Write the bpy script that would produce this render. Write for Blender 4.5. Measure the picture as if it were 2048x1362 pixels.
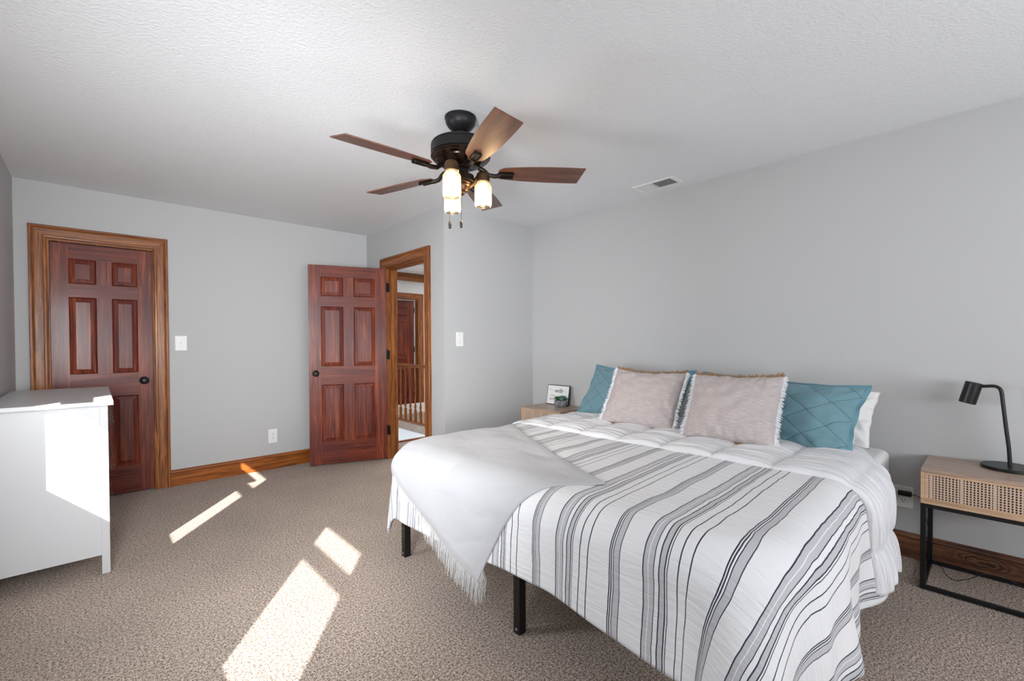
import bpy, math, random
from mathutils import Vector, Matrix, noise
R = math.radians
PI = math.pi
for o in list(bpy.data.objects):
    bpy.data.objects.remove(o)
sc = bpy.context.scene
COL = sc.collection
random.seed(7)

# ------------------------------------------------------------------ room measures (metres)
H = 2.44            # ceiling
XL = -0.416         # left wall with the windows
XR = 3.381          # wall behind the bed
YB = 4.836          # wall with the two doors
XE = 2.269          # wall with the hall doorway
YE = 3.311          # short wall beside the doorway
YF = -2.3           # wall behind the camera
SUN = Vector((0.6, 0.8, -0.566)).normalized()   # direction the sunlight travels

# ------------------------------------------------------------------ camera
cam_d = bpy.data.cameras.new('camera')
cam = bpy.data.objects.new('camera', cam_d)
COL.objects.link(cam)
sc.camera = cam
fw = Vector((0.68132903, 0.73184706, -0.01380708))
rt = Vector((0.73186488, -0.68143376, -0.00467215))
up = Vector((0.01282791, 0.00692165, 0.99989376))
m = Matrix.Identity(4)
for i in range(3):
    m[i][0] = rt[i]; m[i][1] = up[i]; m[i][2] = -fw[i]
m[2][3] = 1.22922
cam.matrix_world = m
cam_d.sensor_width = 36.0
cam_d.lens = 898.783 / 2048 * 36
cam_d.shift_y = 16.578 / 2048
cam_d.clip_start = 0.02

# ------------------------------------------------------------------ sky, sun, fill lights, exposure
w = bpy.data.worlds.new('sky'); sc.world = w; w.use_nodes = True
bg = w.node_tree.nodes['Background']
bg.inputs[0].default_value = (0.80, 0.90, 1.0, 1); bg.inputs[1].default_value = 2.0

def light(name, kind, loc, energy, color=(1, 1, 1), size=None, direction=None, radius=None):
    d = bpy.data.lights.new(name, kind); o = bpy.data.objects.new(name, d); COL.objects.link(o)
    o.location = loc; d.energy = energy; d.color = color
    if size:
        d.shape = 'RECTANGLE'; d.size, d.size_y = size
    if radius is not None:
        d.shadow_soft_size = radius
    if direction is not None:
        o.rotation_euler = Vector(direction).to_track_quat('-Z', 'Y').to_euler()
    return o
s = light('sun', 'SUN', (-4, -5, 5), 17.5, (1.0, 0.965, 0.91), direction=SUN)
s.data.angle = R(0.53)
# added fill lights by the rear wall, left windows, hall and far room
light('fill_rear_wall', 'AREA', (1.1, YF + 0.03, 1.40), 112, (0.93, 0.96, 1.0), (2.8, 1.4), (0, 1, 0.50))  # added fill in front of the closed rear blind, brightens the whole room
l = light('fill_left_window', 'AREA', (XL + 0.02, 0.66, 1.35), 40, (0.94, 0.97, 1.0), (0.6, 1.0), (0.52, 1, 0.0)); l.data.spread = R(98)  # added fill inside the glass, aimed at the door wall
l = light('fill_left_window', 'AREA', (XL + 0.02, 2.62, 1.20), 12, (0.92, 0.96, 1.0), (0.6, 1.0), (1, -0.42, -0.1)); l.data.spread = R(104)  # added fill inside the second left window, aimed towards the bed
light('fill_hall', 'AREA', (3.0, 4.6, 2.40), 16, (1, 0.98, 0.95), (0.6, 0.6), (0, 0, -1))  # unseen fill added under the hall ceiling, no fixture
light('fill_hall', 'AREA', (4.4, 5.6, 2.40), 18, (1, 0.98, 0.95), (0.6, 0.6), (0, 0, -1))  # second unseen hall fill, added beyond the railing
light('fill_far_room', 'AREA', (3.6, 8.4, 2.40), 14, (1, 0.98, 0.95), (0.8, 0.8), (0, 0, -1))  # unseen fill added to brighten the room behind the far door
sc.view_settings.view_transform = 'Standard'
sc.view_settings.look = 'None'
sc.view_settings.gamma = 1.0
sc.view_settings.use_curve_mapping = False
sc.view_settings.exposure = 0.32

# ================================================================== helpers
def srgb(r, g, b):
    f = lambda c: (c / 255 / 12.92) if c / 255 <= 0.04045 else ((c / 255 + 0.055) / 1.055) ** 2.4
    return (f(r), f(g), f(b), 1)

class MB:
    """collects geometry, then links it as one mesh object"""
    def __init__(s): s.v = []; s.f = []; s.m = []; s.uv = None
    def add(s, vs, fs, mi=0):
        b = len(s.v); s.v += [tuple(v) for v in vs]
        s.f += [tuple(b + i for i in f) for f in fs]; s.m += [mi] * len(fs); return s
    def box(s, x0, x1, y0, y1, z0, z1, mi=0, M=None):
        if x0 > x1: x0, x1 = x1, x0
        if y0 > y1: y0, y1 = y1, y0
        if z0 > z1: z0, z1 = z1, z0
        vs = [Vector((x, y, z)) for x in (x0, x1) for y in (y0, y1) for z in (z0, z1)]
        if M: vs = [M @ v for v in vs]
        return s.add(vs, [(0, 1, 3, 2), (4, 6, 7, 5), (0, 4, 5, 1), (2, 3, 7, 6), (0, 2, 6, 4), (1, 5, 7, 3)], mi)
    def rings(s, rings, cap=True, closed=True, mi=0):
        n = len(rings[0]); vs = [p for r in rings for p in r]; fs = []
        for i in range(len(rings) - 1):
            for j in range(n if closed else n - 1):
                k = (j + 1) % n
                fs.append((i * n + j, i * n + k, (i + 1) * n + k, (i + 1) * n + j))
        if cap:
            fs.append(tuple(range(n))[::-1]); fs.append(tuple((len(rings) - 1) * n + j for j in range(n)))
        return s.add(vs, fs, mi)
    def lathe(s, prof, c=(0, 0, 0), n=32, M=None, cap=True, mi=0):
        c = Vector(c); rs = []
        for r, z in prof:
            ring = [Vector((r * math.cos(2 * PI * j / n), r * math.sin(2 * PI * j / n), z)) for j in range(n)]
            if M: ring = [M @ p for p in ring]
            rs.append([p + c for p in ring])
        return s.rings(rs, cap, True, mi)
    def tube(s, pts, r, n=8, cap=True, mi=0):
        pts = [Vector(p) for p in pts]; rs = []
        rad = r if hasattr(r, '__len__') else [r] * len(pts)
        ref = None
        for i, p in enumerate(pts):
            t = (pts[min(i + 1, len(pts) - 1)] - pts[max(i - 1, 0)]).normalized()
            if ref is None:
                ref = Vector((0, 0, 1)) if abs(t.z) < .9 else Vector((1, 0, 0))
            a = t.cross(ref).normalized(); b = a.cross(t).normalized(); ref = b
            rs.append([p + a * rad[i] * math.cos(2 * PI * j / n) + b * rad[i] * math.sin(2 * PI * j / n) for j in range(n)])
        return s.rings(rs, cap, True, mi)
    def grid(s, fn, nu, nv, mi=0, uvf=None):
        b = len(s.v); vs = []; uvs = []
        for i in range(nu + 1):
            for j in range(nv + 1):
                vs.append(fn(i / nu, j / nv))
                if uvf: uvs.append(uvf(i / nu, j / nv))
        fs = [(i * (nv + 1) + j, (i + 1) * (nv + 1) + j, (i + 1) * (nv + 1) + j + 1, i * (nv + 1) + j + 1)
              for i in range(nu) for j in range(nv)]
        s.add(vs, fs, mi)
        if uvf:
            s.uv = (s.uv or {}); s.uv.update({b + k: q for k, q in enumerate(uvs)})
        return s
    def build(s, name, mats, parent=None, smooth=None, bevel=None, seg=2, origin=None):
        me = bpy.data.meshes.new(name)
        o_ = Vector(origin) if origin else Vector((0, 0, 0))
        me.from_pydata([tuple(Vector(v) - o_) for v in s.v], [], s.f)
        if not isinstance(mats, (list, tuple)): mats = [mats]
        for mt in mats: me.materials.append(mt)
        if len(mats) > 1: me.polygons.foreach_set('material_index', s.m)
        if s.uv:
            ul = me.uv_layers.new(name='cloth')
            for l in me.loops: ul.data[l.index].uv = s.uv.get(l.vertex_index, (0, 0))
        if smooth is not None:
            me.polygons.foreach_set('use_smooth', [True] * len(me.polygons))
            if smooth < 180: me.set_sharp_from_angle(angle=R(smooth))
        me.update()
        o = bpy.data.objects.new(name, me); COL.objects.link(o)
        if origin: o.location = origin
        if parent: o.parent = parent
        if bevel:
            b = o.modifiers.new('bevel', 'BEVEL'); b.width = bevel; b.segments = seg; b.limit_method = 'ANGLE'; b.angle_limit = R(40)
        return o

def fix_normals(o):
    import bmesh
    bm = bmesh.new(); bm.from_mesh(o.data); bmesh.ops.recalc_face_normals(bm, faces=bm.faces); bm.to_mesh(o.data); bm.free()
    return o

def thing(name, label, cat, loc=(0, 0, 0), rot=(0, 0, 0), group=None):
    o = bpy.data.objects.new(name, None); COL.objects.link(o); o.empty_display_size = .1
    o.location = loc; o.rotation_euler = rot
    return tag(o, label, cat, group)
def tag(o, label=None, cat=None, group=None, kind=None):
    if label: o['label'] = label
    if cat: o['category'] = cat
    if group: o['group'] = group
    if kind: o['kind'] = kind
    return o
def struct(o, label=None):
    o['kind'] = 'structure'
    if label: o['label'] = label
    return o

# ================================================================== materials
def newmat(name):
    mt = bpy.data.materials.new(name); mt.use_nodes = True
    nt = mt.node_tree; return mt, nt, nt.nodes['Principled BSDF']
def N(nt, typ, **kw):
    n = nt.nodes.new(typ)
    for k, v in kw.items():
        if k.startswith('i_'): n.inputs[k[2:].replace('_', ' ')].default_value = v
        else: setattr(n, k, v)
    return n
def ramp(nt, stops):
    n = nt.nodes.new('ShaderNodeValToRGB'); e = n.color_ramp.elements
    while len(e) < len(stops): e.new(.5)
    for el, (p, c) in zip(e, stops): el.position = p; el.color = c
    return n
def bump(nt, b, h, strength=.3, dist=.01):
    n = nt.nodes.new('ShaderNodeBump'); n.inputs['Strength'].default_value = strength; n.inputs['Distance'].default_value = dist
    nt.links.new(h, n.inputs['Height']); nt.links.new(n.outputs[0], b.inputs['Normal']); return n
def plain(name, col, rough=.5, metal=0, spec=.5, nb=None, coat=0):
    mt, nt, b = newmat(name)
    b.inputs['Base Color'].default_value = col; b.inputs['Roughness'].default_value = rough
    b.inputs['Metallic'].default_value = metal; b.inputs['Specular IOR Level'].default_value = spec
    b.inputs['Coat Weight'].default_value = coat
    tc = N(nt, 'ShaderNodeTexCoord')
    nz = N(nt, 'ShaderNodeTexNoise'); nz.inputs['Scale'].default_value = nb[0] if nb else 60; nz.inputs['Detail'].default_value = 3
    nt.links.new(tc.outputs['Object'], nz.inputs['Vector'])
    bump(nt, b, nz.outputs[0], nb[1] if nb else .03, nb[2] if nb else .001)
    return mt
def wood(name, axis, dark, mid, light_, rough=.35, coat=.3, scale=1.0, stretch=14, var=1.0, patch=None, coat_rough=.18):
    mt, nt, b = newmat(name); L = nt.links.new
    tc = N(nt, 'ShaderNodeTexCoord'); mp = N(nt, 'ShaderNodeMapping')
    sc_ = [stretch * scale] * 3; sc_[axis] = 0.9 * scale
    mp.inputs['Scale'].default_value = sc_; L(tc.outputs['Object'], mp.inputs[0])
    n1 = N(nt, 'ShaderNodeTexNoise'); n1.inputs['Scale'].default_value = 1.2; n1.inputs['Detail'].default_value = 8
    n1.inputs['Roughness'].default_value = .62; n1.inputs['Distortion'].default_value = 1.1
    L(mp.outputs[0], n1.inputs['Vector'])
    n2 = N(nt, 'ShaderNodeTexNoise'); n2.inputs['Scale'].default_value = 6; n2.inputs['Detail'].default_value = 6
    L(mp.outputs[0], n2.inputs['Vector'])
    rp = ramp(nt, [(.28, dark), (.5, mid), (.72, light_)])
    mx = N(nt, 'ShaderNodeMath', operation='MULTIPLY_ADD'); L(n2.outputs[0], mx.inputs[0]); mx.inputs[1].default_value = .35
    sub = N(nt, 'ShaderNodeMath', operation='ADD'); sub.inputs[1].default_value = -.175; L(n1.outputs[0], sub.inputs[0]); L(sub.outputs[0], mx.inputs[2])
    L(mx.outputs[0], rp.inputs[0])
    out = rp.outputs[0]
    if patch:
        n3 = N(nt, 'ShaderNodeTexNoise'); n3.inputs['Scale'].default_value = patch[1]; n3.inputs['Detail'].default_value = 2
        L(tc.outputs['Object'], n3.inputs['Vector'])
        r3 = ramp(nt, [(.42, (0, 0, 0, 1)), (.66, (1, 1, 1, 1))]); L(n3.outputs[0], r3.inputs[0])
        mm = N(nt, 'ShaderNodeMath', operation='MULTIPLY'); L(r3.outputs[0], mm.inputs[0]); mm.inputs[1].default_value = patch[2]
        m3 = N(nt, 'ShaderNodeMix', data_type='RGBA'); L(mm.outputs[0], m3.inputs[0]); L(out, m3.inputs[6]); m3.inputs[7].default_value = patch[0]
        out = m3.outputs[2]
    L(out, b.inputs['Base Color'])
    b.inputs['Specular IOR Level'].default_value = .3; b.inputs['Roughness'].default_value = rough; b.inputs['Coat Weight'].default_value = coat; b.inputs['Coat Roughness'].default_value = coat_rough
    bump(nt, b, mx.outputs[0], .12, .002)
    return mt

def paint(name, col, rough, sc_, st, dist):
    mt, nt, b = newmat(name); L = nt.links.new
    b.inputs['Base Color'].default_value = col; b.inputs['Roughness'].default_value = rough
    b.inputs['Specular IOR Level'].default_value = .25
    tc = N(nt, 'ShaderNodeTexCoord'); nz = N(nt, 'ShaderNodeTexNoise'); nz.inputs['Scale'].default_value = sc_; nz.inputs['Detail'].default_value = 4
    L(tc.outputs['Object'], nz.inputs['Vector']); bump(nt, b, nz.outputs[0], st, dist)
    return mt
M_wall = paint('grey_wall_paint', srgb(188, 188, 188), .7, 90, .12, .002)
M_ceil = paint('textured_ceiling_paint', srgb(229, 230, 232), .9, 75, .55, .006)
M_hall = paint('hall_white_paint', srgb(222, 222, 222), .8, 90, .1, .002)
M_trimwhite = paint('white_trim_paint', srgb(240, 240, 240), .45, 60, .03, .001)

mt, nt, b = newmat('beige_carpet'); M_carpet = mt; L = nt.links.new
tc = N(nt, 'ShaderNodeTexCoord')
n1 = N(nt, 'ShaderNodeTexNoise'); n1.inputs['Scale'].default_value = 105; n1.inputs['Detail'].default_value = 5; n1.inputs['Roughness'].default_value = .8; n1.inputs['Distortion'].default_value = .15
L(tc.outputs['Object'], n1.inputs['Vector'])
n4 = N(nt, 'ShaderNodeTexNoise'); n4.inputs['Scale'].default_value = 260; n4.inputs['Detail'].default_value = 2
L(tc.outputs['Object'], n4.inputs['Vector'])
n2 = N(nt, 'ShaderNodeTexNoise'); n2.inputs['Scale'].default_value = 2.2; n2.inputs['Detail'].default_value = 3
L(tc.outputs['Object'], n2.inputs['Vector'])
ad = N(nt, 'ShaderNodeMath', operation='MULTIPLY_ADD'); L(n4.outputs[0], ad.inputs[0]); ad.inputs[1].default_value = .6; L(n1.outputs[0], ad.inputs[2])
rp = ramp(nt, [(.70, srgb(96, 74, 61)), (.79, srgb(184, 163, 146)), (.89, srgb(240, 224, 210))]); L(ad.outputs[0], rp.inputs[0])
rp2 = ramp(nt, [(.3, (.90, .90, .90, 1)), (.7, (1.06, 1.05, 1.04, 1))]); L(n2.outputs[0], rp2.inputs[0])
mm = N(nt, 'ShaderNodeMix', data_type='RGBA', blend_type='MULTIPLY'); mm.inputs[0].default_value = 1
L(rp.outputs[0], mm.inputs[6]); L(rp2.outputs[0], mm.inputs[7]); L(mm.outputs[2], b.inputs['Base Color'])
b.inputs['Roughness'].default_value = 1; b.inputs['Specular IOR Level'].default_value = .05
b.inputs['Sheen Weight'].default_value = .2
bump(nt, b, ad.outputs[0], .8, .014)

door_d, door_m, door_l = srgb(62, 22, 14), srgb(112, 46, 28), srgb(166, 84, 46)
pat = (srgb(74, 30, 34), 1.7, .6)
M_door_v = wood('mahogany_door_upright_grain', 2, door_d, door_m, door_l, .42, .14, 1.3, 24, patch=pat)
M_door_h = wood('mahogany_door_level_grain', 0, door_d, door_m, srgb(140, 66, 42), .42, .14, 1.3, 24, patch=pat)
cd, cm, cl = srgb(66, 36, 18), srgb(134, 78, 38), srgb(182, 116, 60)
M_cas_v = wood('stained_trim_upright_grain', 2, cd, cm, cl, .42, .15, 2.0, 20)
M_cas_x = wood('stained_trim_grain_along_x', 0, cd, cm, cl, .42, .15, 2.0, 20)
M_cas_y = wood('stained_trim_grain_along_y', 1, cd, cm, cl, .42, .15, 2.0, 20)
M_base_x = wood('stained_baseboard_grain_along_x', 0, srgb(84, 42, 14), srgb(140, 76, 28), srgb(178, 106, 44), .35, .4, 2.0, 14)
M_base_y = wood('knotty_baseboard_grain_along_y', 1, srgb(44, 28, 20), srgb(98, 62, 44), srgb(140, 98, 68), .4, .3, 2.6, 7)
M_knot = wood('knotty_baseboard_with_dark_knot', 1, srgb(44, 28, 20), srgb(98, 62, 44), srgb(140, 98, 68), .4, .3, 2.6, 7)
M_fan_wood = wood('walnut_fan_blade', 0, srgb(58, 34, 26), srgb(92, 56, 42), srgb(120, 76, 56), .42, .9, 2.0, 12, coat_rough=.36)
M_oak = wood('light_oak', 1, srgb(176, 140, 112), srgb(204, 170, 138), srgb(218, 188, 158), .5, .1, 2.0, 14)
M_oak_top = wood('greyed_oak_top', 1, srgb(140, 118, 106), srgb(166, 142, 126), srgb(184, 160, 144), .4, .2, 2.0, 14)
M_cane = plain('woven_cane', srgb(206, 180, 160), .6, nb=(200, .2, .001))
M_black = plain('black_powder_coat', srgb(26, 26, 28), .4, .3)
M_lampblack = plain('matt_black_lamp', srgb(18, 18, 19), .38, .2)
M_bronze = plain('oil_rubbed_bronze', srgb(40, 34, 30), .32, .75)
M_gloss = plain('polished_dark_bronze', srgb(58, 46, 38), .2, .85)
M_warmbronze = plain('burnished_bronze', srgb(88, 66, 48), .3, .8)
M_matteblack = plain('matte_black_metal', srgb(30, 30, 31), .45, .5)
M_dresser = plain('white_lacquer', srgb(192, 192, 193), .35, nb=(30, .02, .001))
M_plate = plain('white_plastic', srgb(235, 235, 233), .35)
M_slot = plain('dark_slot', srgb(40, 38, 36), .6)
M_frame = plain('black_bed_metal', srgb(30, 26, 25), .4, .4)
M_hole = plain('leg_hole', srgb(8, 8, 8), .8)
M_steel = plain('steel_screw', srgb(190, 190, 190), .3, .9)
M_knobdark = plain('dark_knob_metal', srgb(34, 32, 34), .35, .6)

def cloth(name, col, rough=.9, wr=(8, 70, .35, .006), weave=900, sheen=.15):
    """wr: wrinkle scale across u, along v, strength, height (uses the cloth's own uv in metres)"""
    mt, nt, b = newmat(name); L = nt.links.new
    b.inputs['Base Color'].default_value = col; b.inputs['Roughness'].default_value = rough
    b.inputs['Specular IOR Level'].default_value = .15; b.inputs['Sheen Weight'].default_value = sheen
    uv = N(nt, 'ShaderNodeUVMap', uv_map='cloth'); mp = N(nt, 'ShaderNodeMapping')
    mp.inputs['Scale'].default_value = (wr[0], wr[1], 1); L(uv.outputs[0], mp.inputs[0])
    n1 = N(nt, 'ShaderNodeTexNoise'); n1.inputs['Scale'].default_value = 1; n1.inputs['Detail'].default_value = 4; n1.inputs['Distortion'].default_value = .4
    L(mp.outputs[0], n1.inputs['Vector'])
    bump(nt, b, n1.outputs[0], wr[2], wr[3])
    return mt, nt, b, uv, n1

# striped comforter: uv = (s, a) in metres over the bed; stripes are woven lines at fixed s
mt, nt, b, uv, nzw = cloth('striped_white_cotton', srgb(232, 232, 234), wr=(7, 55, .5, .012)); M_stripe = mt; L = nt.links.new
sx = N(nt, 'ShaderNodeSeparateXYZ'); L(uv.outputs[0], sx.inputs[0])
wob = N(nt, 'ShaderNodeTexNoise'); wob.inputs['Scale'].default_value = 9; wob.inputs['Detail'].default_value = 2; L(uv.outputs[0], wob.inputs['Vector'])
wm = N(nt, 'ShaderNodeMath', operation='MULTIPLY_ADD'); L(wob.outputs[0], wm.inputs[0]); wm.inputs[1].default_value = .012; L(sx.outputs[0], wm.inputs[2])
per = .346
t0 = N(nt, 'ShaderNodeMath', operation='SUBTRACT'); t0.inputs[0].default_value = 1.071 + per * 10 + .006; L(wm.outputs[0], t0.inputs[1])
t1 = N(nt, 'ShaderNodeMath', operation='MODULO'); L(t0.outputs[0], t1.inputs[0]); t1.inputs[1].default_value = per
t2 = N(nt, 'ShaderNodeMath', operation='DIVIDE'); L(t1.outputs[0], t2.inputs[0]); t2.inputs[1].default_value = per
W_ = srgb(216, 216, 218); G_ = srgb(178, 178, 182); D_ = srgb(52, 52, 66)
segs = [(0, D_), (.004, G_), (.017, W_), (.0195, G_), (.034, D_), (.0375, W_),
        (.051, D_), (.0545, G_), (.070, D_), (.0735, W_), (.078, D_), (.081, W_)]
segs2 = [(.109, D_), (.1125, W_), (.143, D_), (.1465, W_),
         (.228, D_), (.2315, W_), (.235, D_), (.2385, W_), (.242, D_), (.2455, G_), (.264, D_), (.2675, W_)]
def cramp(sg):
    n = nt.nodes.new('ShaderNodeValToRGB'); n.color_ramp.interpolation = 'CONSTANT'; e = n.color_ramp.elements
    while len(e) < len(sg) + (0 if sg[0][0] == 0 else 1): e.new(.99)
    ss = sg if sg[0][0] == 0 else [(0, W_)] + sg
    for el, (p, c) in zip(e, ss): el.position = p / per; el.color = c
    L(t2.outputs[0], n.inputs[0]); return n
ra, rb = cramp(segs), cramp(segs2)
mn = N(nt, 'ShaderNodeMix', data_type='RGBA', blend_type='DARKEN'); mn.inputs[0].default_value = 1
L(ra.outputs[0], mn.inputs[6]); L(rb.outputs[0], mn.inputs[7]); L(mn.outputs[2], b.inputs['Base Color'])
M_white_quilt = cloth('white_ruched_cotton', srgb(218, 218, 221), wr=(5, 48, .8, .022))[0]
M_sheet = cloth('white_sheet', srgb(226, 226, 226), wr=(9, 9, .2, .006))[0]
M_pillowwhite = cloth('white_pillowcase', srgb(232, 231, 230), wr=(10, 16, .3, .006))[0]
M_throw = cloth('pale_grey_throw', srgb(172, 172, 175), wr=(9, 10, .35, .014))[0]
M_fringe = plain('throw_fringe', srgb(198, 196, 196), .9)
M_whitefringe = plain('white_cotton_fringe', srgb(228, 228, 232), .9)
M_brownfringe = plain('tan_cotton_fringe', srgb(150, 118, 86), .9)
# slubby taupe cushion cotton
mt, nt, b, uv, nz = cloth('slubby_taupe_cotton', srgb(176, 166, 166), wr=(5, 7, .3, .008)); M_taupe = mt; L = nt.links.new
mp = N(nt, 'ShaderNodeMapping'); mp.inputs['Scale'].default_value = (26, 230, 1); L(uv.outputs[0], mp.inputs[0])
ns = N(nt, 'ShaderNodeTexNoise'); ns.inputs['Scale'].default_value = 1; ns.inputs['Detail'].default_value = 3; L(mp.outputs[0], ns.inputs['Vector'])
rp = ramp(nt, [(.3, srgb(170, 160, 159)), (.55, srgb(182, 172, 170)), (.78, srgb(202, 193, 191))]); L(ns.outputs[0], rp.inputs[0]); L(rp.outputs[0], b.inputs['Base Color'])
# quilted teal: diagonal stitched diamonds
mt, nt, b, uv, nz = cloth('quilted_teal_cotton', srgb(88, 128, 142), wr=(7, 9, .25, .006)); M_teal = mt; L = nt.links.new
sx = N(nt, 'ShaderNodeSeparateXYZ'); L(uv.outputs[0], sx.inputs[0])
hs = []
for sgn in (1, -1):
    a = N(nt, 'ShaderNodeMath', operation='MULTIPLY_ADD'); L(sx.outputs[1], a.inputs[0]); a.inputs[1].default_value = sgn * 1.45; L(sx.outputs[0], a.inputs[2])
    c = N(nt, 'ShaderNodeMath', operation='PINGPONG'); L(a.outputs[0], c.inputs[0]); c.inputs[1].default_value = .10
    hs.append(c)
mi_ = N(nt, 'ShaderNodeMath', operation='MINIMUM'); L(hs[0].outputs[0], mi_.inputs[0]); L(hs[1].outputs[0], mi_.inputs[1])
gt = N(nt, 'ShaderNodeMath', operation='LESS_THAN'); L(mi_.outputs[0], gt.inputs[0]); gt.inputs[1].default_value = .0022
mc = N(nt, 'ShaderNodeMix', data_type='RGBA'); L(gt.outputs[0], mc.inputs[0]); mc.inputs[6].default_value = srgb(108, 142, 152); mc.inputs[7].default_value = srgb(66, 100, 114)
L(mc.outputs[2], b.inputs['Base Color'])
pw = N(nt, 'ShaderNodeMath', operation='POWER'); L(mi_.outputs[0], pw.inputs[0]); pw.inputs[1].default_value = .5
am = N(nt, 'ShaderNodeMath', operation='MULTIPLY_ADD'); L(nz.outputs[0], am.inputs[0]); am.inputs[1].default_value = .25; L(pw.outputs[0], am.inputs[2])
bump(nt, b, am.outputs[0], .5, .03)

M_tealplain = plain('plain_teal_cotton', srgb(96, 138, 152), .9)
def glass(name, col, rough=.05, mixf=.25):
    mt = bpy.data.materials.new(name); mt.use_nodes = True; nt = mt.node_tree; nt.nodes.clear()
    o = nt.nodes.new('ShaderNodeOutputMaterial'); tr = nt.nodes.new('ShaderNodeBsdfTransparent'); gl = nt.nodes.new('ShaderNodeBsdfGlossy')
    lw_ = nt.nodes.new('ShaderNodeLayerWeight'); lw_.inputs[0].default_value = .5
    pw_ = nt.nodes.new('ShaderNodeMath'); pw_.operation = 'POWER'; pw_.inputs[1].default_value = 4; nt.links.new(lw_.outputs['Facing'], pw_.inputs[0])
    fr = nt.nodes.new('ShaderNodeMath'); fr.operation = 'MULTIPLY_ADD'; fr.inputs[1].default_value = .7; fr.inputs[2].default_value = .04; nt.links.new(pw_.outputs[0], fr.inputs[0])
    tr.inputs[0].default_value = col; gl.inputs['Roughness'].default_value = rough
    mx = nt.nodes.new('ShaderNodeMixShader'); nt.links.new(fr.outputs[0], mx.inputs[0]); nt.links.new(tr.outputs[0], mx.inputs[1]); nt.links.new(gl.outputs[0], mx.inputs[2])
    nt.links.new(mx.outputs[0], o.inputs[0]); return mt
M_glass = glass('window_glass', (.97, .98, .98, 1))
M_crystal = glass('clear_knob_glass', (.85, .88, .9, 1))
# frosted seeded jar glass: part see-through, part milky
mt = bpy.data.materials.new('warm_seeded_jar_glass'); mt.use_nodes = True; nt = mt.node_tree; nt.nodes.clear(); L = nt.links.new
o_ = nt.nodes.new('ShaderNodeOutputMaterial'); tr = nt.nodes.new('ShaderNodeBsdfTransparent'); tl = nt.nodes.new('ShaderNodeBsdfTranslucent'); gl = nt.nodes.new('ShaderNodeBsdfGlossy')
tl.inputs[0].default_value = (.5, .46, .40, 1); gl.inputs['Roughness'].default_value = .12; tr.inputs[0].default_value = (1, .97, .93, 1)
m1 = nt.nodes.new('ShaderNodeMixShader'); m1.inputs[0].default_value = .6; L(tr.outputs[0], m1.inputs[1]); L(tl.outputs[0], m1.inputs[2])
lw = nt.nodes.new('ShaderNodeLayerWeight'); lw.inputs[0].default_value = .25
m2 = nt.nodes.new('ShaderNodeMixShader'); lm_ = nt.nodes.new('ShaderNodeMath'); lm_.operation = 'MULTIPLY'; lm_.inputs[1].default_value = .35; L(lw.outputs['Fresnel'], lm_.inputs[0]); L(lm_.outputs[0], m2.inputs[0]); L(m1.outputs[0], m2.inputs[1]); L(gl.outputs[0], m2.inputs[2])
L(m2.outputs[0], o_.inputs[0]); M_jar = mt
mt, nt, b = newmat('lit_bulb'); M_bulb = mt
b.inputs['Base Color'].default_value = (1, .9, .7, 1); b.inputs['Emission Color'].default_value = (1, .74, .42, 1); b.inputs['Emission Strength'].default_value = 3
mt, nt, b = newmat('white_blind'); M_blind = mt
b.inputs['Base Color'].default_value = srgb(240, 240, 238); b.inputs['Roughness'].default_value = .8

# ================================================================== the room shell
T = .12
def wall(name, mat, boxes):
    mb = MB()
    for bx in boxes: mb.box(*bx)
    return struct(mb.build(name, mat))
DX0, DX1, DH = -.237, .373, 2.012        # closet door opening
EY0, EY1 = 3.630, 4.378                  # hall doorway opening
W1, W2, WZ0, WZ1 = (.30, 1.08), (2.27, 3.06), .60, 2.05   # window openings (rough)
struct(MB().box(XL - T, XR + T, YF - T, 3.43, -.12, 0).box(XL - T, 3.54, 3.43, 5.04, -.12, 0).box(3.54, 5.2, 3.431, 9.2, -.12, 0)
       .box(XL - T, 2.389, 5.04, 9.2, -.12, 0).box(2.389, 3.54, 6.96, 9.2, -.12, 0).build('floor', M_carpet))
struct(MB().box(XL - T, XR + T, YF - T, 3.43, H, H + .1).box(XL - T, 5.2, 3.43, 9.2, H, H + .1).build('ceiling', M_ceil))
wall('wall_back', M_wall, [(XL - T, DX0 - .02, YB, YB + T, 0, H), (DX1 + .02, XE + T, YB, YB + T, 0, H), (DX0 - .02, DX1 + .02, YB, YB + T, DH + .02, H)])
wall('wall_left', M_wall, [(XL - T, XL, YF - T, W1[0], 0, H), (XL - T, XL, W1[1], W2[0], 0, H), (XL - T, XL, W2[1], YB, 0, H)] +
     [(XL - T, XL, a, c, z0, z1) for a, c in (W1, W2) for z0, z1 in ((0, WZ0), (WZ1, H))])
wall('wall_right', M_wall, [(XR, XR + T, YF - T, YE, 0, H)])
wall('wall_alcove', M_wall, [(XE, XR + T, YE, YE + T, 0, H)])
wall('wall_entry', M_wall, [(XE, XE + T, YE + T, EY0 - .02, 0, H), (XE, XE + T, EY1 + .02, YB, 0, H), (XE, XE + T, EY0 - .02, EY1 + .02, DH + .02, H)])
RW = (.1, 2.9, .7, 2.15)  # opening of the added rear window
wall('wall_front', M_wall, [(XL, RW[0], YF - T, YF, 0, H), (RW[1], XR, YF - T, YF, 0, H), (RW[0], RW[1], YF - T, YF, 0, RW[2]), (RW[0], RW[1], YF - T, YF, RW[3], H)])
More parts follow.
